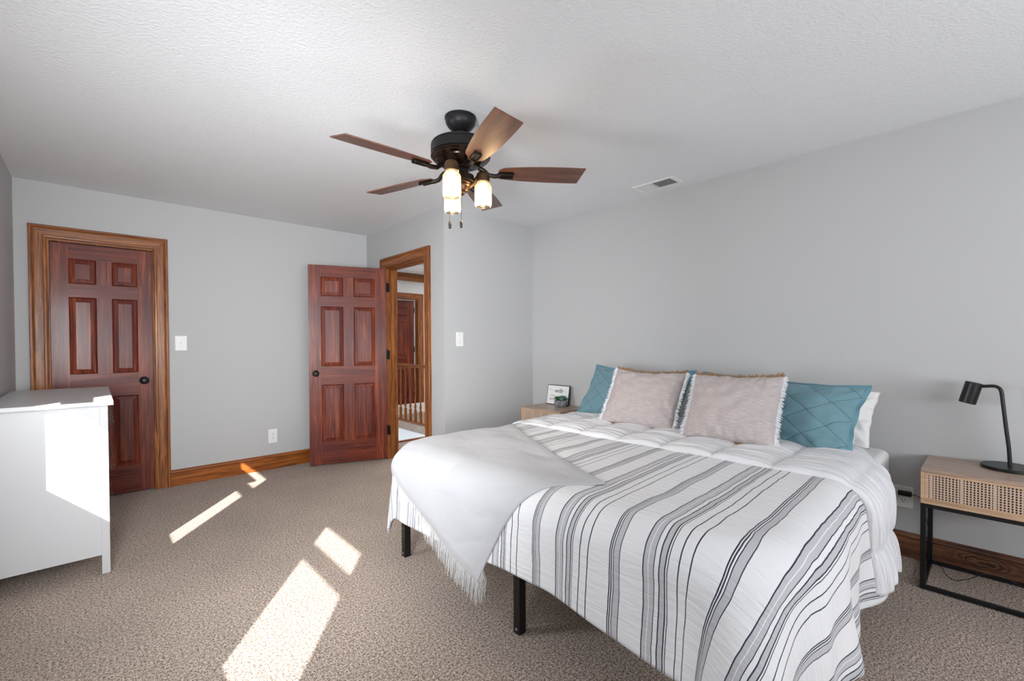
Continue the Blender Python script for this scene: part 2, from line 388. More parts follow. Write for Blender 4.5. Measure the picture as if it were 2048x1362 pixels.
# hall and stairwell beyond the doorway
wall('wall_hall_side', M_hall, [(2.269, 2.389, YB + T, 7.0, -1.2, H)])
wall('wall_hall_far', M_hall, [(2.269, 3.30, 7.0, 7.1, -1.2, H), (4.24, 5.2, 7.0, 7.1, 0, H), (3.30, 4.24, 7.0, 7.1, 2.02, H)])
wall('wall_hall_right', M_hall, [(5.2, 5.3, 3.31, 9.3, 0, H)])
wall('wall_hall_near', M_hall, [(XR + T, 5.2, 3.311, 3.431, 0, H)])
wall('wall_far_room', M_hall, [(2.269, 5.2, 9.2, 9.3, 0, H), (2.169, 2.269, 7.0, 9.3, 0, H)])
wall('wall_closet', M_hall, [(XL - T, XL, YB, 5.6, 0, H), (XL, 2.269, 5.5, 5.6, 0, H)])
struct(MB().box(3.542, 3.60, 5.06, 6.97, -1.2, -.001).box(2.4, 3.53, 5.01, 5.03, -1.2, -.001).build('wall_stairwell', M_trimwhite))
struct(MB().box(2.39, 3.55, 5.0, 5.052, -.03, .014).build('trim_1', M_cas_x, bevel=.006))
struct(MB().box(2.39, 5.19, 6.94, 6.995, 2.31, 2.436).box(2.39, 5.19, 6.91, 6.995, 2.40, 2.436).build('trim_2', M_cas_x, bevel=.004))
struct(MB().box(3.62, 5.19, 6.94, 6.998, 0.002, .165).build('trim_3', M_trimwhite))

# ---- door and casing builders
def casing(name, along, plane, a0, a1, ztop, wdt, sgn, matv, math_):
    """architrave round an opening from a0..a1 (outer edges) in plane; sgn = outward direction"""
    prof = [(0, 0), (0, .022), (.004, .026), (.016, .026), (.022, .020), (.030, .016), (.072, .013), (.078, .016), (.088, .015), (.096, .010), (.103, .008), (.103, 0)]
    k = wdt / .103; prof = [(t * k, d) for t, d in prof]
    def P(a, z, d):
        return (a, plane + sgn * d, z) if along == 'x' else (plane + sgn * d, a, z)
    mb = MB()
    zb = .001
    L0 = [[P(a0 + t, zb, d) for t, d in prof], [P(a0 + t, ztop - t, d) for t, d in prof]]
    T0 = [[P(a0 + t, ztop - t, d) for t, d in prof], [P(a1 - t, ztop - t, d) for t, d in prof]]
    R0 = [[P(a1 - t, ztop - t, d) for t, d in prof], [P(a1 - t, zb, d) for t, d in prof]]
    mb.rings(L0, mi=0); mb.rings(T0, mi=1); mb.rings(R0, mi=0)
    return struct(fix_normals(mb.build(name, [matv, math_])))
casing('trim_4', 'x', YB, -.343, .472, 2.121, .103, -1, M_cas_v, M_cas_x)
casing('trim_5', 'y', XE, 3.526, 4.483, 2.121, .103, -1, M_cas_v, M_cas_y)
casing('trim_6', 'y', XE + T, 3.526, 4.483, 2.121, .103, 1, M_cas_v, M_cas_y)
casing('trim_7', 'x', 7.0, 3.20, 4.335, 2.10, .103, -1, M_cas_v, M_cas_x)
def jamb(name, along, p0, p1, a0, a1, z, stop=None):
    mb = MB(); t = .02
    bxs = [(a0 - t, a0, 0.001, z + t), (a1, a1 + t, 0.001, z + t), (a0, a1, z, z + t)]
    for x0, x1, z0, z1 in bxs:
        if along == 'x': mb.box(x0, x1, p0, p1, z0, z1)
        else: mb.box(p0, p1, x0, x1, z0, z1)
    if stop:
        s0, s1 = stop
        for x0, x1, z0, z1 in [(a0, a0 + .012, 0.001, z), (a1 - .012, a1, 0.001, z), (a0, a1, z - .012, z)]:
            if along == 'x': mb.box(x0, x1, s0, s1, z0, z1)
            else: mb.box(s0, s1, x0, x1, z0, z1)
    return struct(mb.build(name, M_cas_v))
jamb('trim_8', 'x', YB + .001, YB + T, DX0, DX1, DH, (YB + .058, YB + .09))
jamb('trim_9', 'y', XE + .001, XE + T - .001, EY0, EY1, DH, (XE + .045, XE + .085))
jamb('trim_10', 'x', 7.001, 7.10, 3.303, 4.232, 2.0)

def door_leaf(name, wd, ht, mats, parent_loc, rotz, th=.035, hinges=True, knob_both=True):
    """six-panel door; local x from hinge (0) to free edge (wd), y = 0 face towards viewer, thickness to +y"""
    st = .115 if wd > .7 else .098; mu = .10 if wd > .7 else .09
    x1, x2 = st, (wd - mu) / 2; x3, x4 = (wd + mu) / 2, wd - st
    zr = [(.225, .80), (.985, 1.585), (1.69, ht - .115)]
    mb = MB()
    # frame members at full thickness
    for a, c in ((0, x1), (x4, wd)): mb.box(a, c, 0, th, 0, ht, 0)
    for z0, z1 in ((0, zr[0][0]), (zr[0][1], zr[1][0]), (zr[1][1], zr[2][0]), (zr[2][1], ht)): mb.box(x1, x4, 0, th, z0, z1, 1)
    for z0, z1 in zr: mb.box(x2, x3, 0.0002, th - .0002, z0, z1, 0)
    # raised panels: moulding slope, groove, bevel, field (both faces)
    for a, c in ((x1, x2), (x3, x4)):
        for z0, z1 in zr:
            for face in (0, 1):
                def ring(i, d):
                    y = d if face == 0 else th - d
                    return [(a + i, y, z0 + i), (c - i, y, z0 + i), (c - i, y, z1 - i), (a + i, y, z1 - i)]
                rs = [ring(0, 0), ring(.007, .008), ring(.011, .0105), ring(.036, .0035), ring(.038, .002)]
                n0 = len(mb.f)
                mb.rings(rs, cap=False); b0 = len(mb.v); mb.add(ring(.038, .002), [(0, 1, 2, 3)])
    d = fix_normals(mb.build(name, mats))
    d.location = parent_loc; d.rotation_euler = (0, 0, rotz)
    struct(d)
    # knob and rosette
    k = MB(); kx, kz = wd - .062, .915
    for sg in ((-1, 1) if knob_both else (-1,)):
        yb = 0 if sg < 0 else th
        Mx = Matrix.Rotation(R(90) * (1 if sg < 0 else -1), 4, 'X')
        k.lathe([(.0325, 0), (.0325, .004), (.028, .008), (.012, .010), (.011, .030), (.020, .036), (.0275, .046), (.0285, .054), (.025, .062), (.016, .066), (.001, .067)],
                (kx, yb, kz), 28, Mx)
    kn = fix_normals(k.build('door_knob', M_knobdark, d, smooth=40)); kn['label'] = 'dark metal door knob'
    if hinges:
        for hz in (.30, 1.10, 1.80):
            h = MB(); h.tube([(-.004, -.006, hz - .045), (-.004, -.006, hz + .045)], .0065, 10); h.lathe([(.005, 0), (.0075, .004), (.002, .008)], (-.004, -.006, hz + .045), 10)
            h.box(-.006, -.001, -.004, .026, hz - .045, hz + .045)
            h.build('hinge', M_knobdark, d, smooth=40)
    return d
d1 = door_leaf('door_1', .604, 1.996, [M_door_v, M_door_h], (DX0 + .003, YB + .022, .012), 0, hinges=False, knob_both=False)
d1['label'] = 'closed six-panel mahogany closet door behind the white dresser'
# hinged on the hall doorway, swung open into the room (local +x runs from hinge to free edge)
ang = math.atan2(.248, -.706)
d2 = door_leaf('door_2', .748, 1.996, [M_door_v, M_door_h], (XE - .008, 4.372, .015), ang)
# local +y must point away from the viewer: mirror across the leaf by shifting through the thickness
d2.scale = (1, -1, 1)
d2['label'] = 'open six-panel mahogany door swung into the bedroom'
d3 = door_leaf('door_3', .80, 1.97, [M_door_v, M_door_h], (4.20, 7.085, .012), R(180 - 22), hinges=True)
d3.scale = (1, -1, 1)
d3['label'] = 'dark six-panel door standing open across the stairwell'
for hz in (.305, 1.105, 1.815):     # hinge leaves screwed to the jamb
    struct(MB().box(XE + .002, XE + .032, EY1 - .0035, EY1 + .001, hz - .048, hz + .048).build('trim_11', M_knobdark, bevel=.003))

# ---- baseboards
def baseboard(name, runs, mat):
    mb = MB()
    for along, plane, a0, a1, sg in runs:
        prof = [(0, 0.001), (.014, 0.001), (.014, .112), (.018, .116), (.020, .122), (.018, .129), (.010, .134), (.006, .140), (0, .141)]
        def P(a, d, z): return (a, plane + sg * d, z) if along == 'x' else (plane + sg * d, a, z)
        mb.rings([[P(a0, d, z) for d, z in prof], [P(a1, d, z) for d, z in prof]])
    return struct(fix_normals(mb.build(name, mat)))
baseboard('baseboard_back', [('x', YB, XL, -.345, -1), ('x', YB, .474, XE, -1)], M_base_x)
nt = M_knot.node_tree; b = nt.nodes['Principled BSDF']; L = nt.links.new
src = b.inputs['Base Color'].links[0].from_socket
tc = N(nt, 'ShaderNodeTexCoord'); mp = N(nt, 'ShaderNodeMapping'); mp.inputs['Location'].default_value = (0, -.03, -.17); mp.inputs['Scale'].default_value = (0, 1.0, 2.4)
L(tc.outputs['Object'], mp.inputs[0])
nw = N(nt, 'ShaderNodeTexNoise'); nw.inputs['Scale'].default_value = 14; L(tc.outputs['Object'], nw.inputs['Vector'])
ln = N(nt, 'ShaderNodeVectorMath', operation='LENGTH'); L(mp.outputs[0], ln.inputs[0])
ds = N(nt, 'ShaderNodeMath', operation='MULTIPLY_ADD'); L(nw.outputs[0], ds.inputs[0]); ds.inputs[1].default_value = .13; L(ln.outputs['Value'], ds.inputs[2])
sn = N(nt, 'ShaderNodeMath', operation='SINE'); ml = N(nt, 'ShaderNodeMath', operation='MULTIPLY'); ml.inputs[1].default_value = 210; L(ds.outputs[0], ml.inputs[0]); L(ml.outputs[0], sn.inputs[0])
fo_ = ramp(nt, [(.08, (1, 1, 1, 1)), (.13, (.85, .85, .85, 1)), (.24, (0, 0, 0, 1))]); L(ds.outputs[0], fo_.inputs[0])
s2_ = N(nt, 'ShaderNodeMath', operation='MULTIPLY_ADD'); L(sn.outputs[0], s2_.inputs[0]); s2_.inputs[1].default_value = .45; s2_.inputs[2].default_value = .6
fm = N(nt, 'ShaderNodeMath', operation='MULTIPLY', use_clamp=True); L(fo_.outputs[0], fm.inputs[0]); L(s2_.outputs[0], fm.inputs[1])
mk = N(nt, 'ShaderNodeMix', data_type='RGBA'); L(fm.outputs[0], mk.inputs[0]); L(src, mk.inputs[6]); mk.inputs[7].default_value = srgb(36, 26, 22); L(mk.outputs[2], b.inputs['Base Color'])
baseboard('baseboard_right', [('y', XR, YF, YE, -1)], M_knot)
baseboard('baseboard_alcove', [('x', YE, XE, XR, -1)], M_base_x)
baseboard('baseboard_entry', [('y', XE, YE - .014, 3.524, -1), ('y', XE, 4.485, YB, -1)], M_base_y)
baseboard('baseboard_left', [('y', XL, YF, YB, 1)], M_base_y)
baseboard('baseboard_front', [('x', YF, XL, XR, 1)], M_base_x)

# ---- windows in the left wall (outside the frame; they shape the sun patches)
def window(name, y0, y1, z0, z1, rail0, rail1, shade):
    """y0..y1, z0..z1: clear glass; rail: meeting rail; shade: bottom of the lowered blind"""
    xg = -.47; t = .014
    f = MB()
    Y0, Y1 = (W1 if y0 < 2 else W2)
    f.box(xg - t, xg + t, Y0, y0, WZ0, WZ1).box(xg - t, xg + t, y1, Y1, WZ0, WZ1)
    f.box(xg - t, xg + t, y0, y1, WZ0, z0).box(xg - t, xg + t, y0, y1, rail0, rail1).box(xg - t, xg + t, y0, y1, z1, WZ1)
    o = struct(f.build(name, M_trimwhite))
    MB().box(xg - .002, xg + .002, y0, y1, z0, z1).build('glass_pane', M_glass, o)
    bl = MB()
    z = shade
    while z < WZ1 - .01:
        bl.box(xg + .018, xg + .034, y0 - .04, y1 + .04, z, z + .019); z += .02
    bl.build('blind', M_blind, o)
    sill = MB().box(XL - .03, XL + .06, Y0 - .06, Y1 + .06, WZ0 - .03, WZ0)
    sill.build('window_sill', M_cas_y, o)
    return o
off = .054; dy = off / .6 * .8; dz = off / .6 * .566
def win_for(name, ya, yb):
    # apertures measured in the inner wall plane, moved back along the sun ray to the sash plane
    return window(name, ya - dy - .018, yb - dy + .018, .717 + dz - .012, 2.0, 1.213 + dz, 1.305 + dz, 1.437 + dz)
win_for('window_1', .410, .985)
win_for('window_2', 2.385, 2.93)
f = MB(); x0, x1, z0, z1 = RW  # unseen rear window, added to go with the rear fill light
for a, c in ((x0, x0 + .06), (x1 - .06, x1), ((x0 + x1) / 2 - .05, (x0 + x1) / 2 + .05)): f.box(a, c, YF - .09, YF - .05, z0, z1)
for a, c in ((z0, z0 + .06), (z1 - .06, z1), (1.38, 1.44)): f.box(x0 + .06, x1 - .06, YF - .088, YF - .052, a, c)
o = struct(f.build('added_rear_window', M_trimwhite)); MB().box(x0 + .05, x1 - .05, YF - .072, YF - .068, z0 + .05, z1 - .05).build('glass_pane', M_glass, o)
MB().box(x0 - .03, x1 + .03, YF + .002, YF + .012, z0 - .03, z1 + .03).build('blind', M_blind, o)  # added opaque blind, keeps the sun out at the rear

# ================================================================== hall railing
rl = thing('stair_railing', 'wooden balustrade with turned spindles above the stairwell seen through the doorway', 'railing', (3.565, 6.0, 0))
MB().box(3.54 - 3.565 + .0, .03, -.95, .93, .001, .03).build('shoe_rail', M_cas_y, rl, bevel=.004)
hr = MB().box(-.032, .032, -.95, .93, .872, .905).box(-.022, .022, -.95, .93, .855, .874)
hr.build('handrail', M_cas_y, rl, bevel=.01)
for k in range(13):
    y = -.90 + k * .148
    q = MB().box(-.016, .016, y - .016, y + .016, .03, .21)
    q.lathe([(.016, .21), (.010, .225), (.016, .24), (.0175, .26), (.012, .30), (.010, .34), (.013, .6), (.010, .80), (.011, .857)], (0, y, 0), 12)
    q.build('baluster', M_cas_v, rl, smooth=40)
hb = MB().box(3.62, 4.10, 6.05, 6.50, H - .022, H - .001); hb.box(3.67, 4.05, 6.10, 6.45, H - .028, H - .020)
tag(hb.build('ceiling_hatch', M_trimwhite, bevel=.004), 'white framed hatch on the hall ceiling seen over the doorway', 'hatch')

# ================================================================== wall plates
def plate(name, cx, cz, plane, axis, label, cat, kind, w_=.078, h_=.124):
    """axis 'y-': on a wall facing -y at y=plane; 'x-': on a wall facing -x"""
    rz = 0 if axis == 'y-' else R(-90)
    loc = (cx, plane, cz) if axis == 'y-' else (plane, cx, cz)
    t = thing(name, label, cat, loc, (0, 0, rz))
    MB().box(-w_ / 2, w_ / 2, -.006, -.0005, -h_ / 2, h_ / 2).build('cover_plate', M_plate, t, bevel=.003)
    if kind == 'toggle':
        MB().box(-.006, .006, -.0065, -.0055, -.013, .013).build('toggle_slot', M_slot if False else M_plate, t)
        q = MB().box(-.004, .004, -.020, -.004, -.004, .006, M=Matrix.Rotation(R(-25), 4, 'X')); q.build('toggle', M_plate, t, bevel=.001)
        for z in (-.033, .033): MB().lathe([(.0035, 0), (.0035, .0012), (.001, .0016)], (0, -.006, z), 12, Matrix.Rotation(R(90), 4, 'X')).build('screw', M_steel, t)
    else:
        for z in (-.0215, .0215):
            q = MB(); n = 24
            prof = []
            for j in range(n):
                a = 2 * PI * j / n; prof.append((max(-.0155, min(.0155, .0175 * math.cos(a))), .0145 * math.sin(a) + z))
            q.rings([[(x, -.0055, zz) for x, zz in prof], [(x, -.0085, zz) for x, zz in prof]])
            rc = q.build('receptacle', M_plate, t)
            q = MB().box(-.008, -.0055, -.0092, -.008, z - .001, z + .009).box(.0055, .0078, -.0092, -.008, z, z + .008)
            q.lathe([(.0028, 0), (.0028, .001)], (0, -.008, z - .007), 10, Matrix.Rotation(R(90), 4, 'X'))
            q.build('slots', M_slot, rc)
        MB().lathe([(.003, 0), (.003, .001), (.001, .0014)], (0, -.006, 0), 12, Matrix.Rotation(R(90), 4, 'X')).build('screw', M_steel, t)
    return t
plate('light_switch', .558, 1.237, YB, 'y-', 'white light switch on the grey wall beside the closet door casing', 'switch', 'toggle', .084, .128)
plate('light_switch', 2.432, 1.262, YE, 'y-', 'white light switch on the short grey wall right of the hall doorway', 'switch', 'toggle', .080, .128)
plate('power_outlet', 1.279, .323, YB, 'y-', 'white wall outlet above the baseboard left of the open door', 'outlet', 'outlet', .080, .135)
plate('power_outlet', .349, .339, XR, 'x-', 'white wall outlet between the bed and the right nightstand, charger plugged in', 'outlet', 'outlet', .086, .122)

# charger and its cable
ch = thing('phone_charger', 'black plug-in charger with thin cable in the outlet beside the bed', 'charger', (XR, .345, .352))
MB().box(-.034, -.009, -.032, .026, -.002, .024).build('plug_body', M_lampblack, ch, bevel=.003)
pts = [(3.36, .315, .362), (3.355, .295, .364), (3.345, .275, .355), (3.335, .262, .33), (3.33, .255, .28), (3.34, .24, .20), (3.352, .235, .14), (3.352, .228, .08), (3.345, .222, .03),
       (3.33, .20, .016), (3.30, .182, .013), (3.24, .168, .012), (3.19, .142, .012), (3.19, .12, .012), (3.215, .105, .012), (3.245, .08, .016), (3.28, .05, .03), (3.30, .01, .05), (3.31, -.03, .055), (3.31, -.08, .03), (3.30, -.14, .012), (3.28, -.30, .012)]
def smooth_pts(P, k=4):
    P = [Vector(p) for p in P]; out = []
    for i in range(len(P) - 1):
        a, b_, c, d = P[max(i - 1, 0)], P[i], P[i + 1], P[min(i + 2, len(P) - 1)]
        for j in range(k):
            t = j / k; out.append(.5 * ((2 * b_) + (-a + c) * t + (2 * a - 5 * b_ + 4 * c - d) * t * t + (-a + 3 * b_ - 3 * c + d) * t ** 3))
    out.append(P[-1]); return out
MB().tube([Vector(p) - Vector((XR, .345, .352)) for p in smooth_pts(pts)], .0019, 6).build('cable', M_lampblack, ch, smooth=60)
MB().tube([Vector(p) - Vector((XR, .345, .352)) for p in ((3.3475, .312, .363), (3.36, .325, .363))], .004, 8).build('strain_relief', M_lampblack, ch)

# ceiling vent
v = thing('ceiling_vent', 'white rectangular louvred air vent set in the ceiling near the bed wall', 'vent', (3.187, 1.777, H))
fr = MB(); a, c = .088, .168
fr.box(-a, a, -c, -c + .028, -.008, -.0005).box(-a, a, c - .028, c, -.008, -.0005).box(-a, -a + .022, -c + .028, c - .028, -.008, -.0005).box(a - .022, a, -c + .028, c - .028, -.008, -.0005)
fr.box(-a + .022, a - .022, .014, .022, -.009, -.0005).build('frame', M_plate, v, bevel=.002)
MB().box(-a + .022, a - .022, -c + .028, c - .028, -.002, -.0004).build('duct_opening', M_slot, v)
for k in range(9):
    y = .132 - k * .0120
    MB().box(-a + .022, a - .022, -.0055, .0055, -.0008, .0008, M=Matrix.Translation((0, y, -.0055)) @ Matrix.Rotation(R(-66), 4, 'X')).build('louvre', M_plate, v)
for k in range(10):
    y = .002 - k * .0150
    MB().box(-a + .022, a - .022, -.0075, .0075, -.0008, .0008, M=Matrix.Translation((0, y, -.0055)) @ Matrix.Rotation(R(32), 4, 'X')).build('louvre', M_plate, v)

# ================================================================== ceiling fan
FX, FY = 1.459, 1.965
fan = thing('ceiling_fan', 'bronze ceiling fan with five walnut blades and three lit jar lamps', 'ceiling fan', (FX, FY, H))
z_ = lambda z: z - H
MB().lathe([(.084, -.001), (.084, -.012), (.080, -.016), (.079, -.034), (.068, -.052), (.050, -.068), (.034, -.078), (.030, -.080)], n=40).build('canopy', M_matteblack, fan, smooth=30)
MB().lathe([(.013, -.06), (.026, -.070), (.030, -.082), (.024, -.094), (.014, -.098), (.014, -.118), (.030, -.122), (.032, -.134)], n=24).build('hanger_ball', M_bronze, fan, smooth=50)
mh = MB().lathe([(.03, -.132), (.11, -.134), (.142, -.138), (.152, -.144), (.157, -.152), (.154, -.155), (.159, -.159), (.159, -.202), (.154, -.206), (.10, -.207)], n=56)
mh.build('motor_housing', M_matteblack, fan, smooth=28)['label'] = 'black drum-shaped motor housing'
MB().lathe([(.10, -.207), (.157, -.208), (.160, -.211), (.159, -.217), (.151, -.222), (.151, -.226), (.142, -.233), (.134, -.236), (.131, -.242), (.112, -.252), (.095, -.260), (.070, -.267), (.03, -.268)], n=56).build('motor_base', M_gloss, fan, smooth=28)
kit = MB().lathe([(.050, -.262), (.050, -.275), (.042, -.282), (.042, -.305), (.060, -.309), (.070, -.314), (.072, -.345), (.068, -.350), (.05, -.352)], n=40)
kit.build('switch_housing', M_bronze, fan, smooth=28)
MB().lathe([(.055, -.350), (.055, -.356), (.049, -.360), (.051, -.366), (.045, -.372), (.040, -.392), (.034, -.398), (.022, -.400), (.020, -.410), (.010, -.418), (.001, -.420)], n=36).build('lamp_hub', M_warmbronze, fan, smooth=28)
BZ = 2.147 - H
def blade_mesh():
    mb = MB(); n = 26; top = []; bot = []
    def half(t):    # half width along the blade
        return .045 + .026 * math.sin(PI * min(1, t * 1.02) ** .8 * .62) if t > .04 else .045 * (0.6 + 10 * t)
    for i in range(n + 1):
        t = i / n; x = .195 + t * .465; hw = half(t)
        sk = .012 * t if i == n else 0
        top.append(((x + .010, -hw, .003), (x - (.010 if i == n else 0), hw, .003)))
        bot.append(((x + .010, -hw, -.003), (x - (.010 if i == n else 0), hw, -.003)))
    rs = [[a[0], a[1], b_[1], b_[0]] for a, b_ in zip(top, bot)]
    mb.rings(rs); return mb
Mp = Matrix.Rotation(R(-12), 4, 'X')
b0 = MB(); bm0 = blade_mesh(); bm0.v = [tuple(Mp @ Vector(q)) for q in bm0.v]
for k in range(5):
    a = R(-109.4 + 72 * k)
    if k == 0:
        bl = fix_normals(bm0.build('blade', M_fan_wood, fan, smooth=30)); bl0 = bl
        ar = MB()
        ar.tube([(.07, 0, -.112 + .0), (.10, 0, -.006 - .1 + .004), (.13, .0, -.02), (.165, 0, -.016), (.20, 0, -.012)], [.009] * 5, 8)
        ar.v = []; ar.f = []; ar.m = []
        # iron: curved neck from the motor, then a boxed plate screwed under the blade
        ar.tube([(.095, -.002, .026), (.125, .0, .010), (.150, 0, -.012), (.185, 0, -.016), (.215, 0, -.012)], [.012, .013, .012, .012, .012], 10)
        ar.box(.205, .285, -.021, .021, -.015, -.003, M=Mp); ar.box(.205, .285, -.021, -.016, -.021, -.003, M=Mp); ar.box(.205, .285, .016, .021, -.021, -.003, M=Mp)
        am = ar.build('blade_iron', M_bronze, bl, smooth=35, bevel=.0025); am0 = am
    else:
        bl = bl0.copy(); COL.objects.link(bl); bl.parent = fan
        am = am0.copy(); COL.objects.link(am); am.parent = bl
    bl.location = (0, 0, BZ); bl.rotation_euler = (0, 0, a)
fv = Vector((.681, .732, 0)); rv = Vector((.732, -.681, 0))
for k, (la, de) in enumerate(((-.030, -.142), (.118, .020), (-.062, .126))):
    c = rv * la + fv * de
    hd = MB(); zt = 2.145 - H
    hd.lathe([(.008, zt + .012), (.024, zt + .008), (.033, zt), (.037, zt - .012), (.037, zt - .040), (.034, zt - .044), (.030, zt - .044)], c, 32)
    dirc = c.normalized()
    hd.tube([dirc * .045 + Vector((0, 0, -.366)), c * .55 + Vector((0, 0, -.352)), c * .8 + Vector((0, 0, zt + .004 - .02)), c * .9 + Vector((0, 0, zt - .02))], [.013, .013, .014, .015], 12)
    ho = hd.build('lamp_arm', M_warmbronze, fan, smooth=35)
    js = MB(); zj = zt - .040
    js.lathe([(.034, zj), (.034, zj - .010), (.040, zj - .018), (.0465, zj - .030), (.0465, zj - .125), (.043, zj - .135), (.038, zj - .139), (.0375, zj - .137), (.0415, zj - .133), (.0445, zj - .124),
              (.0445, zj - .031), (.038, zj - .020), (.032, zj - .011), (.032, zj)], c, 36, cap=False)
    for zz in (-.004, -.009): js.lathe([(.0345, zj + zz), (.0365, zj + zz - .0015), (.0345, zj + zz - .003)], c, 36, cap=False)
    js.build('jar_shade', M_jar, ho, smooth=60)['label'] = 'clear seeded glass jar shade'
    MB().lathe([(.011, zj), (.011, zj - .02), (.013, zj - .035), (.0155, zj - .055), (.014, zj - .070), (.008, zj - .080), (.002, zj - .083)], c, 24).build('bulb', M_bulb, ho, smooth=60)['label'] = 'glowing warm bulb'
    l = light('bulb_light', 'POINT', Vector((FX, FY, H)) + c + Vector((0, 0, zj - .108)), 3.6, (1, .72, .42), radius=.02)
    l.parent = ho; l.matrix_parent_inverse = Matrix.Translation(Vector((FX, FY, H))).inverted()
for la, de, zb in ((-.058, -.02, 1.84), (.004, -.035, 1.84)):
    c = rv * la + fv * de
    pc = MB().tube([c + Vector((0, 0, -.352)), c + Vector((0, 0, z_(zb + .038)))], .0012, 6).build('pull_chain', M_bronze, fan)
    MB().lathe([(.002, z_(zb + .04)), (.0065, z_(zb + .036)), (.0075, z_(zb + .02)), (.0068, z_(zb + .003)), (.004, z_(zb))], c, 14).build('pull_knob', M_lampblack, pc, smooth=50)

# ================================================================== white dresser
DXF = .052; DY0, DY1 = 3.240, 4.32; DZ = .929
dr = thing('dresser', 'white dresser with clear knobs in the sunlight before the closet door', 'dresser', (-.19, 3.78, 0))
def rel(mb, o): mb.v = [tuple(Vector(v_) - o.location) for v_ in mb.v]; return mb
x0 = XL + .022
rel(MB().box(x0, DXF + .022, DY0 - .040, DY1 + .02, DZ - .022, DZ), dr).build('top', M_dresser, dr, bevel=.002)
rel(MB().box(x0 + .01, DXF - .032, DY0 + .002, DY0 + .02, .105, DZ - .0225), dr).build('side_panel', M_dresser, dr)
rel(MB().box(x0 + .01, DXF - .032, DY1 - .02, DY1 - .002, .105, DZ - .0225), dr).build('side_panel', M_dresser, dr)
rel(MB().box(x0 + .01, x0 + .02, DY0 + .02, DY1 - .02, .105, DZ - .0225), dr).build('back_panel', M_dresser, dr)
rel(MB().box(x0 + .02, DXF - .022, DY0 + .02, DY1 - .02, .105, .12), dr).build('bottom_panel', M_dresser, dr)
for x in (DXF - .034, x0 + .0):
    for y in (DY0, DY1 - .034):
        rel(MB().box(x, x + .034, y, y + .034, .002, DZ - .0225), dr).build('leg', M_dresser, dr, bevel=.002)
rows = [(.125, .39), (.40, .665), (.675, .895)]
ym = (DY0 + DY1) / 2
for z0_, z1_ in rows:
    for ya, yb in ((DY0 + .038, ym - .004), (ym + .004, DY1 - .038)):
        dw = rel(MB().box(DXF - .022, DXF - .004, ya, yb, z0_, z1_), dr).build('drawer', M_dresser, dr, bevel=.002)
        for fr_ in (.25, .75):
            kb = MB(); kz = (z0_ + z1_) / 2 + .005
            kb.lathe([(.006, 0), (.005, .010), (.013, .016), (.0155, .022), (.013, .029), (.006, .032), (.001, .0325)], (DXF - .004, ya + (yb - ya) * fr_, kz), 10, Matrix.Rotation(R(90), 4, 'Y'))
            rel(kb, dr).build('drawer_knob', M_crystal, dw)

# ================================================================== nightstands
def nightstand(label, y_near, y_far, top, mirror=False):
    xc = (2.985 + 3.375) / 2; yc = (y_near + y_far) / 2
    t = thing('nightstand', label, 'nightstand', (xc, yc, 0), group='cane-front nightstands')
    hw = (y_far - y_near) / 2; hd = .195; bz = top - .17
    sh = MB().box(-hd, hd, -hw, hw, top - .016, top)
    sh.build('top', M_oak_top, t, bevel=.0015)
    c = MB().box(-hd, hd, -hw, -hw + .015, bz, top - .016).box(-hd, hd, hw - .015, hw, bz, top - .016).box(-hd, hd, -hw + .015, hw - .015, bz, bz + .015).box(hd - .01, hd, -hw + .015, hw - .015, bz + .015, top - .016)
    c.build('case', M_oak, t, bevel=.001)
    d = MB(); xa, xb = -hd + .0, -hd + .016; ya, yb, za, zb = -hw + .0155, hw - .0155, bz + .0155, top - .0165
    d.box(xa, xb, ya, yb, za, za + .012).box(xa, xb, ya, yb, zb - .010, zb).box(xa, xb, ya, ya + .010, za + .012, zb - .010).box(xa, xb, yb - .010, yb, za + .012, zb - .010)
    d.box(xb, xb + .006, ya, yb, za, zb)
    dw = d.build('drawer', M_oak, t)
    dark = MB().box(xa + .0105, xa + .012, ya + .010, yb - .010, za + .012, zb - .010).build('cane_backing', M_slotbrown, dw)
    cn = MB(); Y0, Y1, Z0, Z1 = ya + .010, yb - .010, za + .012, zb - .010
    ny = int((Y1 - Y0) / .0116); nz = int((Z1 - Z0) / .0116)
    for i in range(ny + 1):
        y = Y0 + (i + .0) * (Y1 - Y0) / ny
        wv = .0029 if i % 9 else .0058
        cn.box(xa + .005, xa + .0075, max(Y0, y - wv), min(Y1, y + wv), Z0, Z1)
    for i in range(nz + 1):
        z = Z0 + i * (Z1 - Z0) / nz
        cn.box(xa + .0065, xa + .009, Y0, Y1, max(Z0, z - .0023), min(Z1, z + .0023))
    cn.build('cane_panel', M_cane, dw)
    fr = .010
    L_ = MB
    for sx_ in (-1, 1):
        for sy_ in (-1, 1):
            x = sx_ * (hd - fr); y = sy_ * (hw - fr)
            L_().box(x - fr, x + fr, y - fr, y + fr, .002, bz - .001).build('leg', M_black, t, bevel=.001)
    for sx_ in (-1, 1):
        x = sx_ * (hd - fr)
        for za_, zb_ in ((bz - .019, bz - .001), (.004, .022)):
            MB().box(x - fr + .0005, x + fr - .0005, -hw + 2 * fr, hw - 2 * fr, za_, zb_).build('rail', M_black, t)
    for sy_ in (-1, 1):
        y = sy_ * (hw - fr)
        for za_, zb_ in ((bz - .019, bz - .001), (.004, .022)):
            MB().box(-hd + 2 * fr, hd - 2 * fr, y - fr + .0005, y + fr - .0005, za_, zb_).build('rail', M_black, t)
    return t
M_slotbrown = plain('dark_drawer_board', srgb(62, 46, 38), .8)
nightstand('oak nightstand with woven cane drawer front under the black desk lamp', -.245, .245, .598)
nightstand('oak nightstand with woven cane drawer front holding the sign and succulent', 2.59, 3.08, .620)

